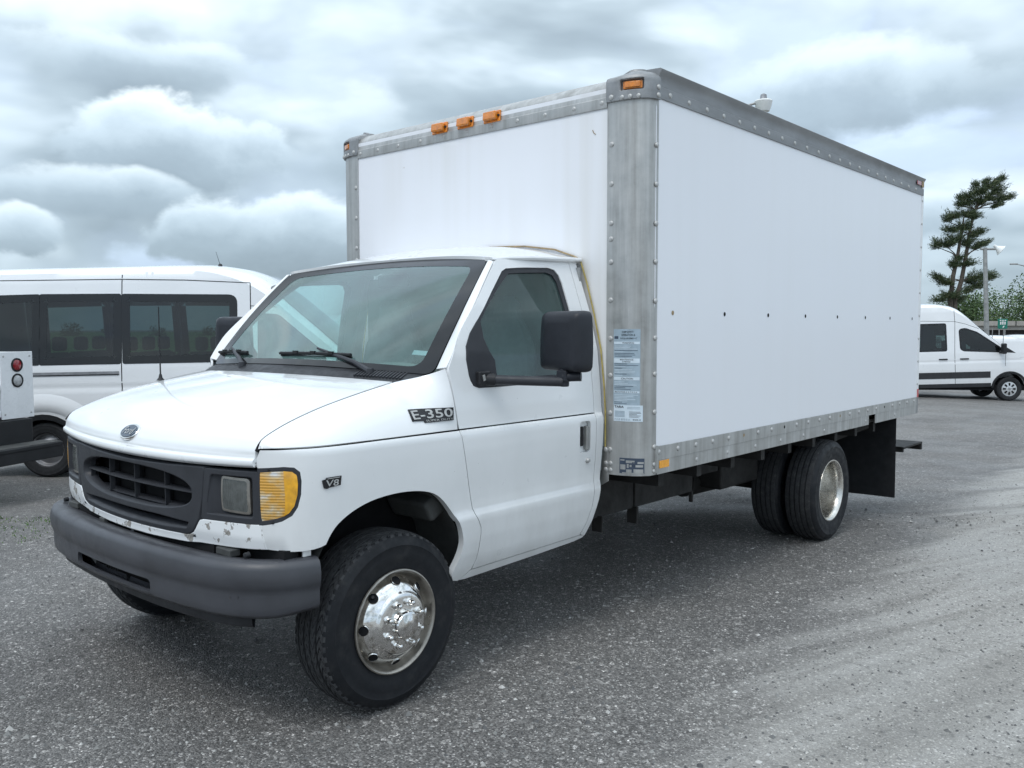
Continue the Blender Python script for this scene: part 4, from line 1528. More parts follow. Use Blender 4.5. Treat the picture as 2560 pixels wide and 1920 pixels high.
def rivet(par, p, axis, me=None):
    o = link('rivet', me or riv_m, 'rivet_metal', par)
    o.location = p
    o.rotation_euler = {'x': (0, 0, 0), '-x': (0, 0, math.pi), '-y': (0, 0, -math.pi / 2)}[axis]
    return o


# corner posts: flat flange, rounded corner, flat flange
_pp = [(1.000, YF - .004), (1.040, YF - .004)] + [(1.040 + .183 * math.sin(t), 1.560 - .109 * math.cos(t)) for t in (math.pi / 2 * k / 22 for k in range(1, 23))] + [(1.2235, 1.580)]
_pp = np.array(_pp)
_pa = np.concatenate([[0], np.cumsum(np.hypot(*np.diff(_pp, axis=0).T))])
PL = float(_pa[-1])


def post_pt(s, z, lift=0.0):
    x, y = np.interp(s, _pa, _pp[:, 0]), np.interp(s, _pa, _pp[:, 1])
    s = min(max(s, 0.0), PL)
    a, b = max(s - .004, 0), min(s + .004, PL)
    dx, dy = np.interp(b, _pa, _pp[:, 0]) - np.interp(a, _pa, _pp[:, 0]), np.interp(b, _pa, _pp[:, 1]) - np.interp(a, _pa, _pp[:, 1])
    h = math.hypot(dx, dy)
    return (x + dy / h * lift, y - dx / h * lift, z)


posts = []
for g in (False, True):
    sk = Skin().cut(post_pt, [(0, .786), (PL, .790), (PL, 2.70), (0, 2.70)], step=.05, flange=.004, gap=0, ref=(0, 3, 1.5))
    p = sk.build('corner_post', 'old_aluminium', truck, g)
    posts.append(p)
    sgn = -1 if g else 1
    for z in (2.475, 2.277, 2.079, 1.999, 1.882, 1.688, 1.491, 1.301, 1.107, .917):
        rivet(p, (1.026 * sgn, YF - .004, z), '-y', rivl_m)
    for z in (2.463, 2.268, 2.072, 1.88, 1.682, 1.494, 1.31, 1.115, .935):
        rivet(p, (1.2235 * sgn, 1.566, z), 'x' if not g else '-x', rivl_m)
    for z in (.845, .81):
        rivet(p, (1.030 * sgn, YF - .004, z), '-y')
        rivet(p, (1.2235 * sgn, 1.566, z), 'x' if not g else '-x')
    MB().span(1.2225 * sgn, 1.231 * sgn, 1.566, 1.592, .80, .94).build('post_angle', 'old_aluminium', p)
    br = MB().prism([(.972, .722), (1.022, .752), (1.022, .930), (.988, .930)], lambda a, b, t: (a * sgn, YF - .012 + t, b), 0, .006).build('post_bracket', 'old_aluminium', p)
    rivet(p, (1.004 * sgn, YF - .012, .915), '-y', rivl_m)
    for z in (.845, .812):
        rivet(p, (1.006 * sgn, YF - .012, z), '-y')

# stickers on the driver-side post
pst = posts[0]


def sticker(name, s0, s1, z0, z1, mat, lift, label=None):
    o = Skin().cut(lambda a, b: post_pt(a, b), [(s0, z0), (s1, z0), (s1, z1), (s0, z1)], step=.02, flange=0, gap=0, ref=(0, 3, 1.5), lift=lift).build(name, mat, pst)
    if label:
        mark(o, label)
    return o


S0, S1 = .047, .190
sticker('instruction_sticker', S0, S1, 1.150, 1.540, 'decal_blue', .0010, 'tall pale blue instruction sticker on the metal post')
for z0, z1 in ((1.464, 1.476), (1.368, 1.391), (1.280, 1.296), (1.214, 1.224)):
    sticker('sticker_band', S0 + .003, S1 - .003, z0, z1, 'decal_pale', .0016)
pw = lambda lift: (lambda x, y: post_pt(x, y, lift))
for txt, w_, h_, a, z in (('RAMP SAFETY', .060, .010, .095, 1.521), ('OPERATION &', .072, .011, .092, 1.505), ('REQUIREMENT', .088, .009, .086, 1.488), ('WARNING', .062, .008, .096, 1.466),
                          ('MAINTENANCE', .070, .007, .085, 1.381), ('SCHEDULE', .044, .007, .096, 1.371), ('CAUTION', .062, .009, .092, 1.2835), ('MONITOR 5 0 7 0 5 A', .120, .006, .056, 1.216)):
    lettering('sticker_lettering', txt, pw(.0024), 'decal_ink', pst, w_, h_, (a, z), .01)
sticker('sticker_mark', .052, .074, 1.490, 1.504, 'decal_navy', .0016)
rn = random.Random(5)
for z in list(np.arange(1.400, 1.458, .0075)) + list(np.arange(1.302, 1.362, .0075)) + list(np.arange(1.232, 1.274, .0075)) + list(np.arange(1.158, 1.208, .0075)):
    sticker('sticker_line', S0 + .006, S0 + .05 + rn.uniform(0, .085), z, z + .0022, 'decal_pale' if rn.random() < .6 else 'decal_navy', .0016)
sticker('paper_label', .050, .205, 1.068, 1.152, 'decal_pale', .0014, 'small white paper label below the blue sticker')
lettering('sticker_lettering', 'TARA', pw(.0024), 'decal_ink', pst, .052, .012, (.055, 1.137), .03)
for i, z in enumerate((1.140, 1.133)):
    sticker('sticker_line', .125, .19, z, z + .003, 'decal_blue', .002)
for i in range(5):
    z = 1.117 - i * .0065
    sticker('sticker_line', .056, .112, z, z + .0045, 'decal_blue', .002)
    sticker('sticker_line', .135, .165 + rn.uniform(.01, .034), z, z + .002, 'decal_ink', .002)
lettering('sticker_lettering', 'P.O.F 875-0 A', pw(.0024), 'decal_blue', pst, .085, .010, (.056, 1.073), .02)
lettering('sticker_lettering', 'MODEL 26', pw(.0024), 'decal_ink', pst, .040, .006, (.155, 1.075), .02)
# worn maker's plate near the foot of the post
sticker('maker_plate', .085, .215, .800, .880, 'decal_navy', .0012, 'worn navy maker plate near the foot of the metal post')
for s0, s1, z0, z1 in ((.120, .165, .855, .868), (.090, .113, .866, .872), (.090, .118, .820, .846), (.122, .150, .806, .822), (.160, .210, .806, .824), (.125, .135, .83, .85), (.140, .150, .835, .846), (.170, .208, .834, .846), (.180, .212, .852, .862), (.100, .212, .8005, .8055)):
    sticker('plate_wear', s0, s1, z0, z1, 'old_aluminium', .0018)
lettering('sticker_lettering', 'E', pw(.0024), 'decal_navy', pst, .014, .022, (.152, .838), .02)

# top rails
m = MB()
for g in (1, -1):
    prf = [(1.2205, 2.697), (1.227, 2.697), (1.228, 2.703), (1.2275, 2.752), (1.222, 2.757), (1.222, 2.775), (1.2245, 2.795), (1.231, 2.815), (1.241, 2.830), (1.243, 2.838), (1.236, 2.843), (1.15, 2.848), (1.15, 2.80), (1.2205, 2.76)]
    m = MB()
    y0, y1 = 1.572, 5.905
    n = len(prf)
    m.add([(x * g, y0, z) for x, z in prf] + [(x * g, y1, z) for x, z in prf], [(i, (i + 1) % n, n + (i + 1) % n, n + i) for i in range(n)] + [tuple(range(n)), tuple(range(n, 2 * n))])
    tr = m.build('top_rail', 'rail_metal', truck, smooth=30)
    for y in np.arange(1.68, 5.84, .1905):
        rivet(tr, (1.2275 * g, y, 2.727), 'x' if g > 0 else '-x', rivl_m)
    MB().span(1.2285 * g, 1.236 * g, 5.70, 5.81, 2.772, 2.806).build('rear_marker_light', 'red_lens', tr, bevel=.006)
    MB().span(1.2285 * g, 1.234 * g, 5.835, 5.89, 2.765, 2.815).build('rear_marker_socket', 'rust_seal', tr, bevel=.003)
prf = [(1.4545, 2.662), (1.4485, 2.662), (1.4475, 2.667), (1.4475, 2.712), (1.4525, 2.717), (1.4535, 2.724), (1.4575, 2.764), (1.4640, 2.776), (1.478, 2.792), (1.505, 2.811), (1.545, 2.826), (1.60, 2.838), (1.60, 2.81), (1.4545, 2.72)]
m = MB()
n = len(prf)
m.add([(-1.0, y, z) for y, z in prf] + [(1.0, y, z) for y, z in prf], [(i, (i + 1) % n, n + (i + 1) % n, n + i) for i in range(n)] + [tuple(range(n)), tuple(range(n, 2 * n))])
frail = m.build('front_rail', 'old_aluminium', truck, smooth=24)
for x in (-.971, -.795, -.598, -.394, -.192, .004, .2, .395, .592, .788, .966):
    rivet(frail, (x, 1.4475, 2.690), '-y')


def marker(par, c, wd, hd, tilt):
    mm = Matrix.Rotation(tilt, 3, 'X')
    c = Vector(c)
    b = MB().box(c, (wd * 1.12, .012, hd * 1.15), mm).build('marker_light', 'marker_amber', par, bevel=.004)
    k = MB().box(c + mm @ Vector((0, -.019, 0)), (wd * .86, .030, hd * .86), mm)
    k.build('marker_lens', 'marker_amber', par, bevel=.008, seg=3)
    for s in (-1, 1):
        MB().lathe([(0, -.004), (.006, -.003), (.007, .006)], 10, c + mm @ Vector((s * wd * .49, -.012, 0)), axis='Y').build('marker_screw', 'dark_plastic', par)


for x in (-.219, -.005, .207):
    marker(frail, (x, 1.449, 2.742), .112, .056, -.09)

# corner caps
def cap_pt(s, z):
    k = sstep(2.775, 2.862, z)
    x, y, _ = post_pt(s, z, .012)
    zz_ = z if z < 2.79 else 2.79 + (.050 + .022 * sstep(.03, .16, s)) * math.sin(min((z - 2.79) / .10, 1) * math.pi / 2)
    k = k * k * .8
    return (x + (.98 - x) * k * .55, y + (1.68 - y) * k * .6, zz_)


for g in (False, True):
    rec = rounded([(.075, 2.728), (.200, 2.728), (.200, 2.790), (.075, 2.788)], .012)
    cp = Skin().cut(cap_pt, [(.0, 2.688), (PL - .003, 2.688), (PL - .003, 2.885), (.0, 2.885)], [rec], step=.02, flange=.03, gap=0, roll=.003, ref=(0, 3, 2.2)).build('corner_cap', 'cast_metal', truck, g)
    Skin().cut(lambda a, b: post_pt(a, b, -.014), inset(rec, -.006), step=.03, flange=0, ref=(0, 3, 2.2)).build('marker_recess', 'cast_metal', cp, g)
    Skin().cut(lambda a, b: post_pt(a, b, -.002), rounded([(.090, 2.740), (.190, 2.740), (.190, 2.777), (.090, 2.777)], .006), step=.02, flange=.014, ref=(0, 3, 2.2), roll=.004).build('marker_light', 'marker_amber', cp, g)
    Skin().cut(lambda a, b: post_pt(a, b, .006), rounded([(.104, 2.745), (.178, 2.745), (.178, 2.772), (.104, 2.772)], .006), step=.02, flange=.01, ref=(0, 3, 2.2), roll=.004).build('marker_lens', 'marker_amber', cp, g)
    sgn = -1 if g else 1
    for s in (.03, PL - .02):
        for z in (2.706,):
            q = post_pt(s, z, .012)
            rivet(cp, (q[0] * sgn, q[1], q[2]), '-y' if s < .1 else ('x' if not g else '-x'), rivl_m)
    for s in (.09, .13, .17):
        q = post_pt(s, 2.697, .013)
        rivet(cp, (q[0] * sgn, q[1], q[2]), '-y')
    rivet(cp, (1.2355 * sgn, 1.560, 2.745), 'x' if not g else '-x', rivl_m)

# bottom rails, rear frame
for g in (1, -1):
    m = MB().span(1.2195 * g, 1.2265 * g, 1.592, 4.69, .862, .936).span(1.2195 * g, 1.2265 * g, 4.69, 4.835, .862, .936).span(1.2195 * g, 1.2265 * g, 4.835, 5.875, .862, .936)
    m.span(1.2165 * g, 1.2235 * g, 1.592, 4.69, .788, .862).span(1.2165 * g, 1.2235 * g, 4.835, 5.875, .788, .862)
    brl = m.build('bottom_rail', 'old_aluminium', truck, bevel=.0015)
    for i, y in enumerate(np.arange(1.605, 5.85, .1905)):
        if i in (5, 8, 13, 18):
            MB().lathe([(.0105, .0006), (0, .0006)], 12, (1.2265 * g, y, .905), axis='X').build('rivet_hole', 'rust_seal' if i % 2 else 'cavity_black', brl, smooth=0)
        else:
            rivet(brl, (1.2265 * g, y, .905), 'x' if g > 0 else '-x', rivl_m)
    for y in (2.0, 2.36, 2.72, 3.08, 3.44, 3.80, 4.62, 5.30):
        rivet(brl, (1.2235 * g, y, .822), 'x' if g > 0 else '-x')
    MB().span(1.2236 * g, 1.226 * g, 1.612, 1.708, .818, .858).build('reflector', 'amber_reflector', brl, bevel=.001)
    for i, y in enumerate((1.737, 2.306, 2.873, 3.440, 4.003, 4.566, 5.130, 5.700)):
        MB().lathe([(.0125, .0006), (.006, .001), (0, .0006)], 14, (1.2205 * g, y, 1.624), axis='X').build('fastener_hole', ('rust_seal', 'cavity_black')[i > 0], pan_l if g > 0 else truck, smooth=0)
    post = MB().span(1.14 * g, 1.224 * g, 5.876, 5.925, .93, 2.84).build('rear_post', 'white_plastic', truck, bevel=.004)
    for z in np.arange(1.05, 2.68, .2):
        rivet(post, (1.224 * g, 5.888, z), 'x' if g > 0 else '-x')
    MB().span(1.2245 * g, 1.2255 * g, 5.879, 5.922, .932, 1.005).build('red_tape', 'red_reflector', post, smooth=0)
    MB().span(1.14 * g, 1.222 * g, 5.876, 5.925, .79, .928).build('rear_post_foot', 'cast_metal', post, bevel=.003)
m = MB().span(-1.12, 1.12, 5.88, 6.44, .455, .475).span(-1.12, 1.12, 6.41, 6.445, .40, .474).span(-1.12, 1.12, 5.88, 5.91, .43, .48)
for x in (-.9, -.45, .45, .9):
    m.span(x - .03, x + .03, 5.5, 5.95, .46, .62)
m.build('rear_step', 'chassis', truck, bevel=.005)
MB().lathe([(0, .004), (.004, 0)], 8, (-.55, YF - .001, 2.55), axis='Y').build('scratch', 'rust_seal', pan_f, smooth=0)
MB().tube([(.905, YF - .001, 2.565), (.912, YF - .001, 2.55), (.925, YF - .001, 2.54)], .0022, 5).build('scratch', 'rust_seal', pan_f)


# ------------------------------------------------------------------ the lot
def ground_mat():
    m, t, b = new_mat('gravelly_asphalt')
    setp(b, (0.09, 0.09, 0.09), 0.7)
    co = obj_co(t)
    big = noise(t, mapping(t, co, (1, 1, 1), (3, 8, 0)), 0.35, 5, 0.6)
    mid = noise(t, co, 2.6, 6, 0.65)
    fine = noise(t, co, 95, 3, 0.7)
    base = ramp(t, mid, [(0.3, (0.120, 0.115, 0.111)), (0.7, (0.180, 0.172, 0.164))])
    base = mixc(t, ramp(t, big, [(0.40, (0, 0, 0)), (0.62, (0.55,) * 3)]), base, (0.225, 0.215, 0.203, 1))

    def along(v, k):
        d = N(t, 'ShaderNodeVectorMath', operation='DOT_PRODUCT')
        L(t, co, d.inputs[0])
        d.inputs[1].default_value = (v.x, v.y, 0)
        return math_node(t, 'SUBTRACT', d.outputs['Value'], k)
    lat = along(RH, CAM.x * RH.x + CAM.y * RH.y)
    dep = along(FH, CAM.x * FH.x + CAM.y * FH.y)
    # pale dried mud dragged across the lot by turning tyres
    ang = math.atan2(RH.y, RH.x) + math.radians(31)
    sw = noise(t, mapping(t, mapping(t, co, (1, 1, 1), (0, 0, 0), (0, 0, -ang)), (0.22, 2.6, 1), (1.3, 0.6, 0)), 1.0, 7, 0.62, 0.35)
    blot = noise(t, co, 1.1, 6, 0.6)
    edge_ = math_node(t, 'SUBTRACT', lat, math_node(t, 'MULTIPLY', math_node(t, 'SUBTRACT', dep, 4.0), 0.72))
    edge_ = math_node(t, 'ADD', edge_, math_node(t, 'MULTIPLY', math_node(t, 'SUBTRACT', sw, 0.5), 1.7))
    edge_ = math_node(t, 'ADD', edge_, math_node(t, 'MULTIPLY', math_node(t, 'SUBTRACT', blot, 0.5), 0.9))
    zone = N(t, 'ShaderNodeMapRange', interpolation_type='SMOOTHSTEP')
    L(t, edge_, zone.inputs[0])
    zone.inputs[1].default_value = 0.95
    zone.inputs[2].default_value = 1.75
    tint = ramp(t, sw, [(0.30, (0.215, 0.205, 0.190)), (0.44, (0.31, 0.298, 0.276)), (0.56, (0.385, 0.373, 0.352)), (0.70, (0.28, 0.268, 0.246))])
    mud = mixc(t, ramp(t, noise(t, co, 14, 5, 0.7), [(0.56, (0, 0, 0)), (0.66, (0.55,) * 3)]), tint, (0.10, 0.10, 0.092, 1))
    far_ = N(t, 'ShaderNodeMapRange', interpolation_type='SMOOTHSTEP')
    L(t, dep, far_.inputs[0])
    far_.inputs[1].default_value = 9.0
    far_.inputs[2].default_value = 16.0
    far_.inputs[3].default_value = 0.9
    far_.inputs[4].default_value = 0.35
    dust = math_node(t, 'MULTIPLY', zone.outputs[0], far_.outputs[0])
    # aggregate: light and dark chips
    vo = N(t, 'ShaderNodeTexVoronoi')
    vo.inputs['Scale'].default_value = 135
    L(t, co, vo.inputs['Vector'])
    vc = N(t, 'ShaderNodeSeparateColor')
    L(t, vo.outputs['Color'], vc.inputs[0])
    chip = ramp(t, vc.outputs[0], [(0.0, (0.45,) * 3), (0.30, (0.78,) * 3), (0.60, (1.05,) * 3), (0.82, (1.4,) * 3), (0.93, (2.2,) * 3), (0.98, (3.2,) * 3)], 'CONSTANT')
    vo2 = N(t, 'ShaderNodeTexVoronoi')
    vo2.inputs['Scale'].default_value = 46
    L(t, co, vo2.inputs['Vector'])
    vc2 = N(t, 'ShaderNodeSeparateColor')
    L(t, vo2.outputs['Color'], vc2.inputs[0])
    chip2 = ramp(t, vc2.outputs[1], [(0.0, (0.7,) * 3), (0.5, (1.0,) * 3), (0.95, (2.4,) * 3)], 'CONSTANT')
    near = N(t, 'ShaderNodeMapRange')
    L(t, dep, near.inputs[0])
    near.inputs[1].default_value = 3.0
    near.inputs[2].default_value = 16.0
    near.inputs[3].default_value = 0.95
    near.inputs[4].default_value = 0.45
    g = mixc(t, near.outputs[0], base, mixc(t, 1.0, base, chip, 'MULTIPLY'))
    g = mixc(t, 0.6, g, mixc(t, 1.0, g, chip2, 'MULTIPLY'))
    mud = mixc(t, 0.30, mud, mixc(t, 1.0, mud, chip, 'MULTIPLY'))
    c = mixc(t, dust, g, mud)
    L(t, c, b.inputs['Base Color'])
    wet = noise(t, mapping(t, co, (1, 1, 1), (9, 4, 0)), 0.8, 4, 0.55)
    L(t, ramp(t, wet, [(0.38, (0.50,) * 3), (0.62, (0.85,) * 3)]), b.inputs['Roughness'])
    h = math_node(t, 'ADD', math_node(t, 'MULTIPLY', vo.outputs['Distance'], -0.6), math_node(t, 'ADD', math_node(t, 'MULTIPLY', fine, 0.5), math_node(t, 'MULTIPLY', mid, 1.2)))
    bump(t, b, h, 1.0, 0.008)
    MAT['gravelly_asphalt'] = m


ground_mat()


def axis_steps():
    a = list(np.arange(-40, 60.01, 1.0))
    v, s = 60.0, 1.4
    while v < 1500:
        v += s
        s *= 1.25
        a.append(v)
    v, s = -40.0, 1.4
    while v > -1500:
        v -= s
        s *= 1.25
        a.insert(0, v)
    return a


xs_ = axis_steps()
gm = MB()
gm.grid([[(x, y, ground_z(x, y)) for y in xs_] for x in xs_])
me = gm.mesh('ground', 180)
mark(link('ground', me, 'gravelly_asphalt'), kind='structure')

# loose stones on the lot
def pebbles():
    n = 40000
    dep = 1.4 + 9.5 * RNG.random(n) ** 1.5
    lat = (RNG.random(n) - .5) * 2 * (dep * .62 + .4)
    size = np.clip(RNG.lognormal(math.log(.0037), .52, n), .0018, .017)
    base = np.array([[1, 0, 0], [0, 1, 0], [-1, 0, 0], [0, -1, 0], [0, 0, .75], [0, 0, -.5]])
    tri = np.array([[0, 1, 4], [1, 2, 4], [2, 3, 4], [3, 0, 4], [1, 0, 5], [2, 1, 5], [3, 2, 5], [0, 3, 5]])
    pos = np.array([tuple(spot(a, d)) for a, d in zip(lat, dep)])
    pos[:, 2] = [ground_z(x, y) for x, y, _ in pos]
    v = base[None] * size[:, None, None] * RNG.uniform(.6, 1.35, (n, 6, 1))
    t = RNG.random(n) * 6.283
    c, s = np.cos(t)[:, None], np.sin(t)[:, None]
    v = np.stack([v[..., 0] * c - v[..., 1] * s, v[..., 0] * s + v[..., 1] * c, v[..., 2]], -1) + pos[:, None]
    f = tri[None] + (np.arange(n) * 6)[:, None, None]
    me = bpy.data.meshes.new('gravel')
    me.from_pydata(v.reshape(-1, 3).tolist(), [], f.reshape(-1, 3).tolist())
    m, tt, b = new_mat('stone')
    r = N(tt, 'ShaderNodeNewGeometry')
    L(tt, ramp(tt, r.outputs['Random Per Island'], [(0, (0.07, 0.07, 0.072)), (.5, (0.16, 0.16, 0.155)), (.85, (0.30, 0.295, 0.28)), (1, (0.5, 0.49, 0.47))]), b.inputs['Base Color'])
    b.inputs['Roughness'].default_value = .8
    MAT['stone'] = m
    mark(link('gravel', me, 'stone'), 'small loose stones scattered over the dark lot', 'gravel', kind='stuff')


pebbles()

# ------------------------------------------------------------------ vans
simple('van_tyre', (0.022, 0.023, 0.025), 0.7, 0, 0, 0.3, 12)
simple('van_black', (0.020, 0.021, 0.023), 0.45, 0, 0, 0.15, 6)
simple('van_dark', (0.010, 0.011, 0.012), 0.12, 0, 0.3, 0.1, 4)
simple('alloy', (0.62, 0.63, 0.64), 0.3, 0.6, 0.3, 0.1, 10)
simple('steel_grey', (0.30, 0.30, 0.31), 0.4, 0.7, 0, 0.2, 10)
vt_m = tyre_mesh(.350, .235, .205).mesh('tyre', 40)
st_m = MB().lathe([(.2, -.1), (.203, .08), (.212, .096), (.207, .100), (.196, .09), (.19, .06), (.175, .045), (.15, .05), (.12, .075), (.09, .08), (.07, .078), (.06, .095), (.03, .10), (0, .10)], 40).mesh('wheel', 40)


def cover_mesh():
    m = MB().lathe([(.2, -.1), (.203, .08), (.212, .096), (.207, .100), (.200, .098), (.185, .100), (.10, .108), (.06, .112), (0, .113)], 48)
    return m.mesh('wheel', 30)


cv_m = cover_mesh()
cvh_m = MB().prism(rounded([(-.020, .085), (.020, .085), (.027, .172), (-.027, .172)], .018), lambda a, b, t: (t, a, b), .1045, .1115).mesh('cover_slot', 30)


def van(name, root_loc, rz, label, H, group, side_windows, molding, cover, pitch=0.0, WBv=3.75, rear=1.15, tall=0.0, roof_ant=True, hubs=True):
    """a van facing -y; H is its height; windows as lists of (y, z) outlines on its right side (-x)"""
    root = empty(name, root_loc, rz, label, 'van', group)
    RY = Matrix.Rotation(pitch, 4, 'X')
    hw = 1.0
    zr = H

    def vp(z, y):
        x = np.interp(z, [.25, .35, .45, .62, .9, 1.10, 1.16, 1.22, 1.42, 1.7, 2.0, H - .22, H - .12, H - .02], [.955, .985, 1.0, 1.012, 1.018, 1.012, 1.0, 1.004, .995, .965, .930, .88 - tall * .02, .855 - tall * .02, .80])
        k = sstep(.15, -.85, y) if y < .15 else 0
        k = 1 - sstep(-.95, .2, y)
        return float(x) * (1 - .16 * k * k)

    def side_s(y, z):
        return (-vp(z, y), y, z)
    # the outline of the side: sill, wheel arches, nose, bonnet edge, pillar, roof edge
    top = [(-.80, .98), (-.70, 1.07), (-.35, 1.20), (-.10, 1.30), (.30, 1.66), (.70, 1.99), (.98, 2.16 + (H - 2.35) * .25), (1.30, min(H - .11, 2.28 + (H - 2.4) * .55)), (1.75, H - .125 + .005), (2.3, H - .115)]
    arch = lambda c: [(c + .44 * math.cos(t), .35 + .44 * math.sin(t)) for t in (math.pi * k / 14 for k in range(15))]
    a1, a2 = arch(0), arch(WBv)
    low_ = [(-.93, .42), (-.92, .80)]
    tb0 = np.array([(-.93, .80), (-.90, .88)] + top + [(WBv + rear - .15, H - .125), (WBv + rear, H - .30)])
    fe0 = lambda y: float(np.mean(np.interp(y + np.linspace(-.16, .16, 9), tb0[:, 0], tb0[:, 1])))
    top_s = [(y, fe0(y)) for y in list(np.linspace(-.90, 2.3, 50)) + list(np.linspace(2.5, WBv + rear - .01, 16))]
    outl = [(WBv + rear, .42)] + [(y, max(z, .40)) for y, z in a2 if z > .39] + [(y, max(z, .40)) for y, z in a1 if z > .39] + low_ + top_s
    fe = lambda y, tb: float(np.mean(np.interp(y + np.linspace(-.16, .16, 9), tb[:, 0], tb[:, 1])))
    wh = [rounded(w_, [.10 if 1.3 < p[0] < 1.45 else (.02 if p[0] > 2.6 or p[0] > 1.8 and H < 2.75 else .05) for p in w_]) for w_ in side_windows]
    for sgn in (1, -1):
        sk = Skin().cut(side_s, outl, wh, step=.07, flange=.03, gap=0, ref=(0, 1.5, 1.0), rows=(1.10, 1.13, 1.16, 1.19, 1.22, .45, .62))
        b_ = sk.build('body_side', 'van_paint', root, sgn < 0)
        b_.matrix_local = RY
        for w_ in wh:
            g_ = Skin().cut(side_s, w_, step=.1, flange=0, gap=-.006, lift=.001, ref=(0, 1.5, 1.0)).build('window', 'van_glass', root, sgn < 0)
            g_.matrix_local = RY
            fr_ = Skin().cut(side_s, inset(w_, -.012), [inset(w_, .085 if H < 2.75 else .04)], step=.1, flange=.004, gap=0, lift=.003, ref=(0, 1.5, 1.0)).build('window_band', 'van_dark', g_, sgn < 0)
    # bonnet, windshield and roof between the two sides
    ys = [-.93, -.90, -.80, -.70, -.35, -.10, .30, .70, .98, 1.30, 1.75, 2.3, WBv + rear - .15, WBv + rear]
    edge = np.array([(-.93, .80)] + [(-.90, .88)] + top + [(WBv + rear - .15, H - .125), (WBv + rear, H - .30)])
    zc_pts = [(-.93, .82), (-.90, .92), (-.80, 1.03), (-.70, 1.11), (-.35, 1.25), (-.22, 1.30), (.30, 1.79), (.70, 2.12 + (H - 2.5) * .12), (.98, 2.30 + (H - 2.5) * .45), (1.30, H - .09), (1.75, H - .01), (2.3, H), (WBv + rear - .15, H - .01), (WBv + rear, H - .16)]
    zc_pts = np.array(zc_pts)
    fine_y = np.concatenate([np.linspace(-.93, 2.3, 60), np.linspace(2.4, WBv + rear, 12)])

    def cap(y, v):
        ze = fe(y, edge)
        zc = fe(y, zc_pts)
        xe = vp(ze, y)
        q = abs(v)
        return (-xe * v, y, ze + (zc - ze) * (1 - q ** 3.2))
    m = MB().grid([[cap(y, v) for v in (1, .985, .95, .9, .8, .65, .4, .0, -.4, -.65, -.8, -.9, -.95, -.985, -1)] for y in fine_y])
    r_ = m.build('roof_and_bonnet', 'van_paint', root, smooth=60)
    r_.matrix_local = RY
    sk = Skin().cut(lambda a, b: cap(a, b / .85), rounded([(-.14, -.70), (1.02, -.66), (1.02, .66), (-.14, .70)], .08), step=.08, flange=.004, gap=0, lift=.006, ref=(0, 1.5, .5))
    w_ = sk.build('windshield', 'van_dark', root)
    w_.matrix_local = RY
    m = MB()
    ex = WBv + rear
    m.grid([[(x * vp(z, ex), ex, z) for x in np.linspace(-1, 1, 9)] for z in (.42, .62, .9, 1.2, 1.7, 2.0, H - .30)])
    m.grid([[(x * vp(H - .30, ex), ex, z) for x in np.linspace(-1, 1, 9)] for z in (H - .30, H - .16)])
    o = m.build('rear_door', 'van_paint', root)
    o.matrix_local = RY
    m = MB()
    m.grid([[(x * vp(z, -.93), -.93 - .03 * (1 - x * x), z) for x in np.linspace(-1, 1, 9)] for z in (.40, .6, .82)])
    o = m.build('front_bumper', 'van_black', root)
    o.matrix_local = RY
    MB().span(-.93, .93, -.80, ex - .05, .30, .46).build('underbody', 'cavity_black', root)
    for ay in (0, WBv):
        for s in (-1, 1):
            w2 = link('wheel', cv_m if cover else st_m, 'alloy' if cover else 'steel_grey', root)
            pt = root.matrix_local @ Vector((.86 * s, ay, 0))
            wl = Matrix.Translation(Vector(root_loc)) @ Matrix.Rotation(rz, 4, 'Z') @ Vector((.86 * s, ay, 0))
            w2.location = (.86 * s, ay, .345 + ground_z(wl.x, wl.y) - root_loc[2])
            w2.rotation_euler = (0, 0, 0 if s > 0 else math.pi)
            link('tyre', vt_m, 'van_tyre', w2)
            if cover:
                for i in range(8):
                    o = link('cover_slot', cvh_m, 'cavity_black', w2)
                    o.rotation_euler = (2 * math.pi * i / 8, 0, 0)
                MB().box((.113, 0, 0), (.006, .07, .055)).build('cover_badge', 'steel_grey', w2, bevel=.003)
            # dark tub above the wheel
            rows_ = [[(.55 * s, ay + .45 * math.cos(t), .36 + .45 * math.sin(t)), (.99 * s, ay + .45 * math.cos(t), .36 + .45 * math.sin(t))] for t in (math.pi * k / 12 for k in range(13))]
            tb = MB().grid(rows_).build('wheel_tub', 'cavity_black', root)
            tb.matrix_local = RY
            lipr = [[(-vp(.35 + r * math.sin(t), ay) * -s * 1.0 + .004 * s, ay + r * math.cos(t), .35 + r * math.sin(t)) for r in (.435, .50)] for t in (math.pi * (.03 + .94 * k / 16) for k in range(17))]
            lp_ = MB().grid(lipr).build('arch_lip', 'van_black', root)
            lp_.matrix_local = RY
    if molding:
        for s in (False, True):
            for y0, y1, z0, z1 in molding:
                o = Skin().cut(side_s, [(y0, z0), (y1, z0), (y1, z1), (y0, z1)], step=.08, flange=.01, gap=0, lift=.008, ref=(0, 1.5, 1)).build('side_molding', 'van_trim', root, s)
                o.matrix_local = RY
    # interior: floor, seats, far-side trim
    MB().span(-.85, .85, .2, ex - .15, .50, .56).build('floor', 'cavity_black', root)
    return root, RY, side_s, vp


def tilted(o, M):
    o.matrix_local = M @ o.matrix_local
    return o


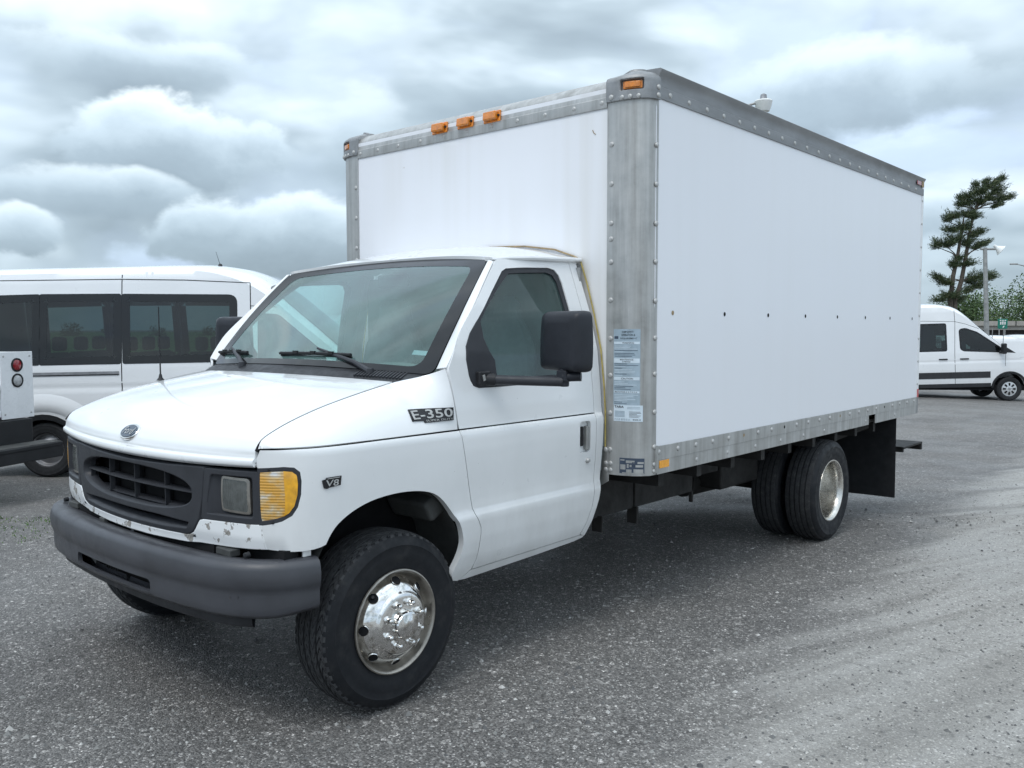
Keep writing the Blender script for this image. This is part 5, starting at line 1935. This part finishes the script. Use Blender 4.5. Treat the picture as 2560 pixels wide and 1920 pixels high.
# the passenger van parked behind, on the left
VL = math.atan2(FH.y, FH.x)                                  # local x points away from the camera
wbv = 3.75
con = spot(-5.70, 10.6)
q_ = Matrix.Rotation(VL, 3, 'Z') @ Vector((-.97, wbv, 0))
lv_loc = Vector((con.x - q_.x, con.y - q_.y, 0))
lv_loc.z = ground_z(con.x, con.y)
lw = [[(1.37, 1.455), (2.745, 1.455), (2.755, 2.285), (1.37, 2.25)], [(2.785, 1.455), (3.762, 1.455), (3.762, 2.30), (2.785, 2.287)], [(3.778, 1.455), (4.75, 1.455), (4.72, 2.29), (3.778, 2.30)],
      [(.28, 1.40), (1.10, 1.40), (1.10, 2.02), (.86, 2.0), (.30, 1.52)]]
lvan, LRY, lss, lvp = van('passenger_van', lv_loc, VL, 'white passenger van with a row of dark windows behind the box truck', 2.68, None, lw, None, False, -.018, wbv, 1.2)


def seam(root, M, ss, pts, wdt=.012, mat='van_dark', name='door_seam', lift=.0015, off=0.0):
    m = MB()
    for a, b in zip(pts[:-1], pts[1:]):
        a, b = Vector((*a, 0)), Vector((*b, 0))
        d = (b - a).normalized()
        n = Vector((-d.y, d.x, 0)) * wdt / 2
        k = 14
        rows_ = []
        for i in range(k + 1):
            p = a.lerp(b, i / k)
            r = []
            for q in (p + n, p - n):
                x, y, z = ss(q.x, q.y)
                r.append((x - lift, y, z))
            rows_.append(r)
        m.grid(rows_)
    o = m.build(name, mat, root, smooth=0)
    o.matrix_local = M
    return o


seam(lvan, LRY, lss, [(2.765, .55), (2.77, 1.2), (2.765, 2.53)])
seam(lvan, LRY, lss, [(1.19, .50), (1.19, 1.3), (1.20, 2.40)])
seam(lvan, LRY, lss, [(1.20, 2.40), (2.0, 2.45), (2.77, 2.475), (4.9, 2.49)], .010)
seam(lvan, LRY, lss, [(.88, 2.10), (1.20, 2.12)], .008)
seam(lvan, LRY, lss, [(2.80, 1.335), (4.75, 1.335)], .045, 'steel_grey', 'sliding_rail', .006)
seam(lvan, LRY, lss, [(2.80, 1.318), (4.75, 1.318)], .012, 'van_dark', 'sliding_rail_shadow_gap', .008)
seam(lvan, LRY, lss, [(1.19, .52), (2.75, .52)], .010)
seam(lvan, LRY, lss, [(4.62, .60), (4.62, 1.30)], .010)
seam(lvan, LRY, lss, [(1.25, .60), (3.15, .60)], .07, 'van_black', 'side_molding', .010)
# sculpted line over the rear wheel
m = MB()
rows_ = []
for k in range(21):
    t = math.pi * (.02 + .96 * k / 20)
    r = []
    for rad, pr_ in ((.50, .0), (.54, .022), (.60, .026), (.66, .016), (.72, .0)):
        y, z = wbv + rad * math.cos(t) * 1.12, .38 + rad * math.sin(t)
        x, _, _ = lss(y, z)
        r.append((x - pr_, y, z))
    rows_.append(r)
o = MB().grid(rows_).build('fender_flare', 'van_paint', lvan, smooth=60)
o.matrix_local = LRY
for yy in (1.95, 2.85, 3.75):
    for xx in (-.55, 0, .5):
        o = MB().box((xx, yy, 1.15), (.46, .14, .75), Matrix.Rotation(-.12, 3, 'X')).build('seat', 'seat_cloth', lvan, bevel=.05)
        MB().box((xx, yy + .02, 1.63), (.26, .10, .18)).build('headrest', 'seat_cloth', o, bevel=.04)
for xx in (-.5, .5):
    MB().box((xx, 1.05, 1.15), (.5, .14, .8), Matrix.Rotation(-.12, 3, 'X')).build('seat', 'seat_cloth', lvan, bevel=.05)
a = MB().tube([(-.3, 1.75, 2.66), (-.3, 1.80, 2.84)], [.004, .002], 5).lathe([(.03, 0), (.02, .02), (0, .03)], 10, (-.3, 1.75, 2.66), axis='Z').build('roof_antenna', 'dark_plastic', lvan)
a.matrix_local = LRY

# the tall van at the right
con = spot(14.14, 24.7)
rzr = VL + math.radians(-6)
q_ = Matrix.Rotation(rzr, 3, 'Z') @ Vector((-.97, 0, 0))
rv_loc = Vector((con.x - q_.x, con.y - q_.y, ground_z(con.x, con.y)))
rw = [[(1.69, 1.47), (2.55, 1.47), (2.55, 2.25), (1.69, 2.25)],
      [(2.62, 1.47), (3.6, 1.47), (3.6, 2.25), (2.62, 2.25)],
      [(.25, 1.40), (1.24, 1.46), (1.32, 1.52), (1.34, 2.08), (1.16, 2.10), (.85, 1.98), (.22, 1.52)]]
mold = [(.52, 4.6, .68, .86), (.50, 4.6, .42, .53)]
rvan, RRY, rss, rvp = van('high_roof_van', rv_loc, rzr, 'white high-roof van with black side molding, parked beyond the truck on the right', 2.84, None, rw, mold, True, -.030, 3.75, 1.2, 1.0)
seam(rvan, RRY, rss, [(1.47, .45), (1.48, 1.4), (1.44, 2.28), (1.45, 2.62)], .012)
seam(rvan, RRY, rss, [(1.44, 2.30), (2.3, 2.34), (4.8, 2.35)], .010)
seam(rvan, RRY, rss, [(1.44, 2.30), (1.15, 2.22), (.8, 2.08)], .010)
seam(rvan, RRY, rss, [(.12, 1.0), (.10, 1.40)], .010)
for y in (1.22, 1.80):
    o = MB().box((-1.015, y, 1.235), (.03, .24, .035)).build('door_handle', 'van_black', rvan, bevel=.01)
    o.matrix_local = RRY @ o.matrix_local
m = MB().box((-1.16, .22, 1.50), (.20, .10, .30)).box((-1.02, .26, 1.40), (.12, .06, .08))
o = m.build('side_mirror', 'van_black', rvan, bevel=.03)
o.matrix_local = RRY
o = MB().prism([(.24, 1.40), (-.18, 1.36), (.20, 1.62)], lambda a, b, t: (-(lambda z: rvp(z, a))(b) - t, a, b), .002, .008).build('mirror_panel', 'van_black', rvan)
o.matrix_local = RRY
for xx in (-.5, .5):
    MB().box((xx, 1.15, 1.25), (.5, .16, .9), Matrix.Rotation(-.12, 3, 'X')).build('seat', 'seat_cloth', rvan, bevel=.05)

# a low white van further off at the right edge
con = spot(21.3, 35.0)
rz3 = VL
fv_loc = Vector((con.x, con.y, ground_z(con.x, con.y)))
fvan, FRY, fss, fvp = van('cargo_van', fv_loc, rz3, 'plain white cargo van partly hidden behind the high-roof van', 2.06, None, [], None, False, 0.0, 3.5, 1.0)
for i, (la, de) in enumerate(((17.75, 31.5), (17.35, 31.5))):
    p = spot(la, de)
    z = ground_z(p.x, p.y)
    o = MB().tube([(p.x, p.y, z), (p.x, p.y, z + 2.15 + .05 * i)], [.016, .012], 6).lathe([(.09, 0), (.08, .03), (.02, .05)], 12, (p.x, p.y, z), axis='Z').build('marker_pole', 'galvanised')
    mark(o, ('thin grey marker pole in front of the cargo van, nearer the right edge', 'thin grey marker pole in front of the cargo van, nearer the high-roof van')[i], 'pole', 'marker poles by the cargo van')

# ------------------------------------------------------------------ service truck at the left edge
ang = math.radians(-16)
rear_n = RH * math.cos(ang) + FH * math.sin(ang)              # rear of the truck faces right and a little towards the camera
far = spot(-4.96, 9.0)
uz = ground_z(far.x, far.y)
urot = math.atan2(rear_n.y, rear_n.x) - math.pi / 2           # local +y = rear
util = empty('service_truck', (far.x, far.y, uz), urot, 'white service truck bed with round red and clear tail lights at the left edge', 'truck')
# local: x from 0 (far corner) to +-2.1 towards the camera, y = 0 at the rear, -y forward
ux = 1 if (Matrix.Rotation(urot, 3, 'Z') @ Vector((1, 0, 0))).dot(-FH) > 0 else -1
simple('util_white', (0.80, 0.81, 0.82), 0.3, 0, 0.3, 0.05, 5)
for nme, x0 in (('far', 0.0), ('near', 1.70)):
    b_ = MB().span(ux * x0, ux * (x0 + .40), -2.6, -.012, .85, 1.50).build('side_cabinet', 'util_white', util, bevel=.006)
    MB().span(ux * (x0 + .0), ux * (x0 + .40), -.011, .004, .83, 1.505).build('tail_panel', 'util_white', b_, bevel=.004)
    for zz_, mt in ((1.372, 'red_lens'), (1.215, 'clear_ribbed')):
        xc = ux * (x0 + .20)
        MB().lathe([(.070, .004), (.070, .012), (.058, .016), (.054, .010)], 28, (xc, 0, zz_), axis='Y').build('light_grommet', 'black_rubber', b_)
        MB().lathe([(.056, .008), (.045, .016), (.02, .021), (0, .022)], 28, (xc, 0, zz_), axis='Y').build('tail_light', mt, b_)
    for s in (1.28, 1.06):
        MB().span(ux * (x0 + (0 if nme == 'far' else .40)) - .006, ux * (x0 + (0 if nme == 'far' else .40)) + .006, -2.3, -.3, s - .19, s + .02).build('cabinet_door', 'util_white', b_)
for nme, x0 in (('far', 0.0), ('near', 1.70)):
    for zz_ in (.88, 1.46):
        for dx in (.04, .36):
            MB().lathe([(0, .010), (.008, .009), (.011, .004)], 10, (ux * (x0 + dx), 0, zz_), axis='Y').build('panel_bolt', 'rivet_metal', util)
MB().span(ux * .98, ux * 1.12, -.02, .004, 1.00, 1.06).build('tailgate_latch', 'van_black', util, bevel=.006)
tg = MB().span(ux * .41, ux * 1.69, -.06, -.02, .86, 1.18).build('tailgate', 'util_white', util, bevel=.006)
MB().span(ux * .41, ux * 1.69, -.02, .012, 1.12, 1.19).build('tailgate_rim', 'util_white', tg, bevel=.006)
MB().span(ux * .41, ux * 1.69, -.02, .012, .86, .92).build('tailgate_rim', 'util_white', tg, bevel=.006)
MB().span(ux * .41, ux * 1.69, -2.6, -.1, .80, .86).span(ux * .41, ux * 1.69, -2.6, -2.56, .86, 1.6).build('bed_floor', 'cavity_black', util)
m = MB().span(ux * -.06, ux * 2.16, .02, .30, .52, .575).span(ux * -.06, ux * 2.16, .27, .30, .42, .55).span(ux * .05, ux * 2.05, -.30, .03, .45, .82)
m.build('rear_bumper', 'van_black', util, bevel=.01)
MB().span(ux * -.05, ux * 2.15, .03, .285, .576, .580).build('bumper_step', 'liner_grey', util)
for x in (.22, 1.88):
    for yy in (-1.35,):
        w2 = link('wheel', st_m, 'steel_grey', util)
        w2.location = (ux * x, yy, .35)
        w2.rotation_euler = (0, 0, math.pi if (x > 1) != (ux > 0) else 0)
        link('tyre', vt_m, 'van_tyre', w2)
MB().span(ux * .4, ux * 1.7, -2.6, -.3, .45, .80).build('chassis_frame', 'cavity_black', util)


# ------------------------------------------------------------------ greenery and things far off
def leaf_mat(name, lo, hi, hi2):
    m, t, b = new_mat(name)
    g = N(t, 'ShaderNodeNewGeometry')
    L(t, ramp(t, g.outputs['Random Per Island'], [(0, lo), (.6, hi), (1, hi2)]), b.inputs['Base Color'])
    b.inputs['Roughness'].default_value = .6
    b.inputs['Specular IOR Level'].default_value = .3
    b.inputs['Transmission Weight'].default_value = 0.0
    b.inputs['Subsurface Weight'].default_value = 0.0
    MAT[name] = m


leaf_mat('pine_needles', (0.026, 0.044, 0.020), (0.050, 0.078, 0.034), (0.12, 0.13, 0.06))
leaf_mat('broad_leaves', (0.045, 0.080, 0.030), (0.080, 0.135, 0.050), (0.14, 0.19, 0.08))
leaf_mat('grass_blades', (0.05, 0.11, 0.025), (0.09, 0.17, 0.04), (0.16, 0.21, 0.07))
simple('bark', (0.085, 0.07, 0.055), 0.9, 0, 0, 0.35, 12, 0.4, 60)
simple('grass_field', (0.075, 0.14, 0.035), 0.9, 0, 0, 0.4, 2.5, 0.3, 20)
simple('concrete', (0.34, 0.32, 0.29), 0.85, 0, 0, 0.15, 1.5, 0.1, 20)
simple('sign_green', (0.0, 0.16, 0.11), 0.4, 0, 0.2, 0.1, 8)
simple('lamp_white', (0.72, 0.73, 0.72), 0.4, 0, 0, 0.08, 8)


def quads(cent, nrm_spread, ln, wd, up=None, along=None):
    """many small leaf faces: centres (n,3), length and width arrays"""
    n = len(cent)
    d = RNG.normal(size=(n, 3)) if along is None else along + RNG.normal(size=(n, 3)) * nrm_spread
    d /= np.linalg.norm(d, axis=1, keepdims=True)
    r = RNG.normal(size=(n, 3))
    s = np.cross(d, r)
    s /= np.linalg.norm(s, axis=1, keepdims=True)
    a, b = d * ln[:, None] / 2, s * wd[:, None] / 2
    v = np.stack([cent - a, cent + b * 1.0, cent + a, cent - b * 1.0], 1)
    return v.reshape(-1, 3), (np.arange(n * 4).reshape(n, 4))


def leaf_obj(name, v, f, mat, parent):
    me = bpy.data.meshes.new(name)
    me.from_pydata(v.tolist(), [], f.tolist())
    return link(name, me, mat, parent)


def pine():
    base = spot(24.35, 46.0)
    bz_ = ground_z(base.x, base.y)
    root = empty('pine_tree', (base.x, base.y, bz_), 0, 'tall windswept pine with a twin trunk rising behind the high-roof van', 'tree')
    rx, ry = RH.x, RH.y
    P = lambda lat, z, dep=0.0: Vector((rx * lat + FH.x * dep, ry * lat + FH.y * dep, z))
    # two stems, the right one leaning out to the top
    k = 46.0 / 1881.0                                         # metres per picture unit at this distance
    X = lambda d: (d - 2102) * k
    Z = lambda d: (712 - d) * k + CAM.z - bz_
    st1 = [P(X(2048), 0), P(X(2050), Z(650)), P(X(2054), Z(600)), P(X(2062), Z(560)), P(X(2070), Z(500)), P(X(2074), Z(470))]
    st2 = [P(X(2056), 0), P(X(2060), Z(655)), P(X(2072), Z(610)), P(X(2080), Z(560)), P(X(2086), Z(510)), P(X(2096), Z(460)), P(X(2112), Z(425)), P(X(2140), Z(392))]
    m = MB().tube(st1, [.15, .125, .11, .09, .06, .02], 9).tube(st2, [.15, .125, .11, .095, .078, .055, .035, .015], 9)
    m.build('trunk', 'bark', root)
    # foliage pads: (x, y, half width, half height) in picture units of the photograph's tree
    pads = [(2030, 612, 22, 12), (2012, 600, 13, 8), (2045, 640, 26, 10), (2022, 648, 18, 8), (2070, 650, 14, 7), (2095, 605, 26, 16), (2112, 620, 16, 9), (2122, 598, 16, 8), (2140, 602, 7, 4), (2085, 630, 12, 8),
            (2052, 575, 18, 7), (2082, 572, 22, 8), (2064, 560, 14, 7), (2030, 530, 24, 14), (2010, 530, 12, 9), (2050, 520, 22, 12), (2076, 528, 20, 12), (2102, 535, 18, 8), (2118, 528, 10, 6),
            (2040, 500, 20, 9), (2068, 495, 22, 12), (2095, 510, 14, 8), (2108, 505, 10, 5), (2050, 470, 22, 10), (2078, 466, 24, 14), (2032, 478, 12, 6), (2096, 472, 14, 8), (2060, 445, 14, 8), (2085, 440, 22, 14),
            (2110, 440, 20, 12), (2072, 428, 12, 6), (2100, 420, 22, 13), (2128, 432, 18, 11), (2145, 448, 12, 7), (2122, 410, 20, 12), (2145, 420, 20, 12), (2160, 433, 13, 6), (2138, 400, 13, 9), (2148, 392, 6, 8), (2116, 398, 6, 6), (2172, 432, 7, 3), (2058, 432, 8, 4), (2092, 404, 8, 5)]
    vs, fs, off = [], [], 0
    br = MB()
    for (px, py, hw, hh) in pads:
        zt_ = Z(py)
        sp = min((st1 + st2), key=lambda q: abs(q.z - zt_ + .3) + .5 * abs(q.x * rx + q.y * ry - X(px)) / 3)
        sl_ = sp.x * rx + sp.y * ry
        start = P(sl_ + (X(px) - sl_) * .25, sp.z + (zt_ - sp.z) * .3)
        if abs(px - 2075) > 10:
            br.tube([sp, start, P(X(px), zt_ - .1, RNG.uniform(-.3, .3))], [.035, .028, .012], 5)
        for _ in range(int(8 + hw * hh / 16)):
            # a spray: a thin shoot sweeping out and up at the tip, with needles along it
            t = RNG.uniform(0, 6.283)
            r = RNG.uniform(.35, 1.15)
            ex_, ey_, ed_ = X(px + hw * r * math.cos(t)), Z(py + hh * (RNG.normal() * .55)), hw * k * r * math.sin(t)
            a_ = np.array(P(X(px) * .75 + sl_ * .25, zt_ - .12, ed_ * .2))
            b_ = np.array(P(ex_ + .12, ey_ + .10, ed_))
            n = int(26 + 42 * np.linalg.norm(b_ - a_))
            f_ = RNG.uniform(.15, 1.0, n)
            mid = a_ + (b_ - a_) * .6 - np.array([0, 0, .10])
            c = (a_ * ((1 - f_) ** 2)[:, None] + mid * (2 * f_ * (1 - f_))[:, None] + b_ * (f_ ** 2)[:, None]) + RNG.normal(size=(n, 3)) * np.array([.075, .075, .05])
            al = np.tile((b_ - a_) / (np.linalg.norm(b_ - a_) + 1e-6) + np.array([rx * .25, ry * .25, .2]), (n, 1))
            v, f = quads(c, .55, RNG.uniform(.10, .30, n), RNG.uniform(.012, .034, n), along=al)
            vs.append(v)
            fs.append(f + off)
            off += len(v)
    br.build('branch', 'bark', root)
    leaf_obj('crown', np.concatenate(vs), np.concatenate(fs), 'pine_needles', root)


pine()


def crown_cloud(spots_, dens, ls, ws):
    vs, fs, off = [], [], 0
    for c, r in spots_:
        n = int(dens * r[0] * r[2])
        d = RNG.normal(size=(n, 3))
        d /= np.linalg.norm(d, axis=1, keepdims=True)
        lumps = 1 + .18 * np.sin(d[:, 0] * 5 + c[0]) + .15 * np.sin(d[:, 2] * 7 + c[1]) + .12 * np.sin(d[:, 1] * 9)
        p = np.array(c)[None] + d * np.array(r)[None] * (RNG.random(n) ** .30 * lumps)[:, None]
        v, f = quads(p, 1, RNG.uniform(ls[0], ls[1], n), RNG.uniform(ws[0], ws[1], n))
        vs.append(v)
        fs.append(f + off)
        off += len(v)
    return np.concatenate(vs), np.concatenate(fs)


def woodland(name, label, lats, dep, hts, spread, mat, sizes=(.15, .34)):
    sp = []
    tr = MB()
    for la, h in zip(lats, hts):
        p = spot(la, dep + random.uniform(-spread, spread))
        z = ground_z(p.x, p.y)
        sp.append(((p.x, p.y, z + h * .62), (h * .42, h * .42, h * .40)))
        for _ in range(4):
            sp.append(((p.x + random.uniform(-.4, .4) * h, p.y + random.uniform(-.4, .4) * h, z + h * random.uniform(.25, .8)), (h * .24,) * 3))
        tr.tube([(p.x, p.y, z), (p.x + .2, p.y, z + h * .6)], [.3, .12], 6)
    v, f = crown_cloud(sp, 230, sizes, (sizes[0] * .6, sizes[1] * .6))
    k = len(v)
    fl_ = f.tolist() + [tuple(i + k for i in q) for q in tr.f]
    me = bpy.data.meshes.new(name)
    me.from_pydata(v.tolist() + tr.v, [], fl_)
    mark(link(name, me, mat), label, 'trees', kind='stuff')


# wood behind the overpass on the right, lower hedge far behind the van on the left
woodland('woodland', 'dark green wood far behind the overpass on the right', [44 + 4.2 * i for i in range(16)], 96, [6.6 + 4.4 * sstep(2, 6, i) + random.uniform(-.8, .8) for i in range(16)], 5, 'broad_leaves')
woodland('far_hedge', 'line of distant trees behind the passenger van on the left', [-85 + 5.2 * i for i in range(13)], 110, [2.7 + random.uniform(-.4, .4) for i in range(13)], 4, 'broad_leaves')

# grass beyond the lot on the left and behind
m = MB()
rows_ = []
for la in np.linspace(-120, 1, 62):
    r = []
    for de in (17.5, 19, 22, 28, 40, 70, 130, 260):
        p = spot(la, de + .6 * math.sin(la * .7))
        r.append((p.x, p.y, ground_z(p.x, p.y) + .03 + 1.25 * sstep(18, 34, de)))
    rows_.append(r)
mark(m.grid(rows_).build('grass_bank', 'grass_field', smooth=180), kind='structure')


def tufts(name, label, la0, la1, de0, de1, n, hgt, zfun=None):
    la, de = RNG.uniform(la0, la1, n), RNG.uniform(de0, de1, n)
    vs, fs = [], []
    for a, d in zip(la, de):
        p = spot(a, d)
        z = ground_z(p.x, p.y) + (zfun(d) if zfun else 0)
        h = hgt * RNG.uniform(.4, 1.2)
        t = RNG.random() * 6.283
        wv = Vector((math.cos(t), math.sin(t), 0)) * .006
        tip = Vector((RNG.normal() * .4, RNG.normal() * .4, 1)) * h
        k = len(vs)
        b = Vector((p.x, p.y, z - .005))
        vs += [tuple(b - wv), tuple(b + wv), tuple(b + tip)]
        fs.append((k, k + 1, k + 2))
    me = bpy.data.meshes.new(name)
    me.from_pydata(vs, [], fs)
    mark(link(name, me, 'grass_blades'), label, 'weeds', kind='stuff')


tufts('weeds', 'sparse green weeds growing in the gravel at the left edge', -5.4, -3.5, 6.2, 7.3, 900, .022)

# lamp poles
def flood_lamp(name, lat, dep, top, lean, label, head_side):
    p = spot(lat, dep)
    z = ground_z(p.x, p.y)
    o = empty(name, (p.x, p.y, z), 0, label, 'lamp post', 'lamp posts at the edge of the lot')
    t = Vector((RH.x * lean, RH.y * lean, top))
    MB().tube([(0, 0, 0), tuple(t)], [.095, .07], 12).build('pole', 'galvanised', o)
    a = t + Vector((0, 0, -.05))
    h = RH * head_side
    MB().tube([a - RH * .15 * head_side, a + h * .36], .04, 8).build('arm', 'galvanised', o)
    c = a + h * .50
    ax = (RH * head_side * .75 - Vector((0, 0, .62)) - FH * .25).normalized()
    q = ax.to_track_quat('Z', 'Y').to_matrix()
    m = MB().lathe([(0, -.22), (.05, -.21), (.06, -.10), (.08, -.08), (.17, .06), (.20, .09), (.195, .10), (.16, .06)], 24, axis='Z')
    m.v = [tuple(q @ Vector(v) + c) for v in m.v]
    m.build('lamp_head', 'lamp_white', o)
    m = MB().lathe([(.18, .085), (.11, .105), (0, .11)], 20, axis='Z')
    m.v = [tuple(q @ Vector(v) + c) for v in m.v]
    m.build('lamp_glass', 'white_plastic', o)
    return o


kk = 31.0 / 1881.0
flood_lamp('flood_lamp', (2136 - 1106) * kk, 31.0, (712 - 536) * kk + CAM.z + .58, -(2136 - 2120) * kk, 'leaning grey pole with one white flood lamp beside the pine', 1)
# a lamp whose head shows over the roof of the box
p = spot((1640 - 1106) / 1881 * 22, 22)
z = ground_z(p.x, p.y)
zt_ = (712 - 232) / 1881 * 22 + CAM.z - z
o = empty('pole_lamp', (p.x, p.y, z), 0, 'grey lamp head on a pole showing over the roof of the cargo box', 'lamp post', 'lamp posts at the edge of the lot')
MB().tube([(RH.x * -.4, RH.y * -.4, 0), (RH.x * -.4, RH.y * -.4, zt_ - .12)], [.12, .08], 12).tube([(RH.x * -.4, RH.y * -.4, zt_ - .10), (0, 0, zt_ + .02)], .03, 8).build('pole', 'galvanised', o)
MB().lathe([(0, .20), (.03, .195), (.045, .18), (.075, .165), (.09, .06), (.10, .05)], 20, (0, 0, zt_), axis='Z').build('lamp_cap', 'steel_grey', o)
MB().lathe([(.10, .05), (.20, .03), (.22, .0), (.19, -.14), (.15, -.24), (0, -.26)], 24, (0, 0, zt_), axis='Z').build('lamp_bowl', 'lamp_white', o)

# overpass behind the vans
dep_ = 78.0
kk = dep_ / 1881.0
o = empty('overpass', tuple(spot(52, dep_, ground_z(*spot(52, dep_)[:2]))), 0, 'pale concrete overpass parapet crossing behind the vans on the right', 'overpass')
zg = o.location.z
R3 = Matrix.Rotation(math.atan2(RH.y, RH.x), 3, 'Z')
for nm, z0, z1, yy, mt in (('parapet', (712 - 707) * kk, (712 - 697) * kk, 0, 'concrete'), ('deck', (712 - 716) * kk, (712 - 707.3) * kk, .25, 'concrete'), ('embankment', -2.2, (712 - 716.2) * kk, .6, 'chassis')):
    b = MB().box((0, 0, 0), (70, .8, z1 - z0), R3)
    q = R3 @ Vector((6, yy, 0))
    b.v = [(v[0] + q.x, v[1] + q.y, v[2] + (z0 + z1) / 2 + CAM.z - zg) for v in b.v]
    b.build(nm, mt, o)
for i in range(14):
    q = R3 @ Vector((-24 + 4.2 * i, -.43, 0))
    MB().box((q.x, q.y, (712 - 702) * kk + CAM.z - zg), (.07, .05, 10 * kk), R3).build('parapet_joint', 'liner_grey', o)

# green roadside sign
dep_ = 62.0
kk = dep_ / 1881.0
p = spot((2163.5 - 1106) * kk, dep_)
o = empty('road_sign', (p.x, p.y, ground_z(p.x, p.y)), math.atan2(RH.y, RH.x), 'green road sign with white pictograms in front of the overpass', 'sign')
zc_ = (712 - 703) * kk + CAM.z - o.location.z
hw_, hh_ = 10.6 * kk, 10.6 * kk
MB().box((0, 0, zc_), (hw_ * 2, .04, hh_ * 2)).build('sign_panel', 'sign_green', o, bevel=.02)
for x in (-.2, .2):
    MB().tube([(x, .05, 0), (x, .05, zc_ + hh_ * .9)], .04, 8).build('sign_post', 'galvanised', o)
for i in range(3):
    MB().box((-.17 + .17 * i, -.024, zc_ + .24), (.11, .006, .07)).build('sign_mark', 'lamp_white', o, smooth=0)
for i, (x, h) in enumerate(((-.15, .24), (0.0, .26), (.15, .24))):
    MB().prism(rounded([(x - .045, zc_ - .06), (x + .045, zc_ - .06), (x + .05, zc_ + h - .09), (x - .05, zc_ + h - .09)], .03), lambda a, b, t: (a, t, b), -.024, -.030).build('sign_mark', 'lamp_white', o, smooth=0)
MB().prism(rounded([(-.02, zc_ - .30), (.09, zc_ - .24), (.13, zc_ - .12), (.02, zc_ - .16)], .03), lambda a, b, t: (a, t, b), -.024, -.030).build('sign_mark', 'lamp_white', o, smooth=0)

# curved lamp arm reaching in from a post beyond the right edge
dep_ = 40.0
kk = dep_ / 1881.0
la, la1 = (2240 - 1106) * kk, (2183 - 1106) * kk
p = spot(la, dep_)
z = ground_z(p.x, p.y)
o = empty('street_lamp', (p.x, p.y, z), 0, 'thin curved lamp arm reaching in from the right edge under the clouds', 'lamp post')
zt_ = (712 - 590) * kk + CAM.z - z
MB().tube([(0, 0, 0), (0, 0, zt_)], [.11, .06], 10).build('pole', 'galvanised', o)
pts = [(RH.x * (la1 - la) * t, RH.y * (la1 - la) * t, zt_ - .10 + (15 * kk + .1) * math.sin(t * 1.5)) for t in (0, .2, .4, .6, .8, 1)]
MB().tube(pts, [.04, .035, .03, .026, .022, .02], 8).build('arm', 'galvanised', o)
MB().box(Vector(pts[-1]) + Vector((0, 0, .0)), (.34, .12, .07), R3).build('lamp_head', 'galvanised', o, bevel=.02)
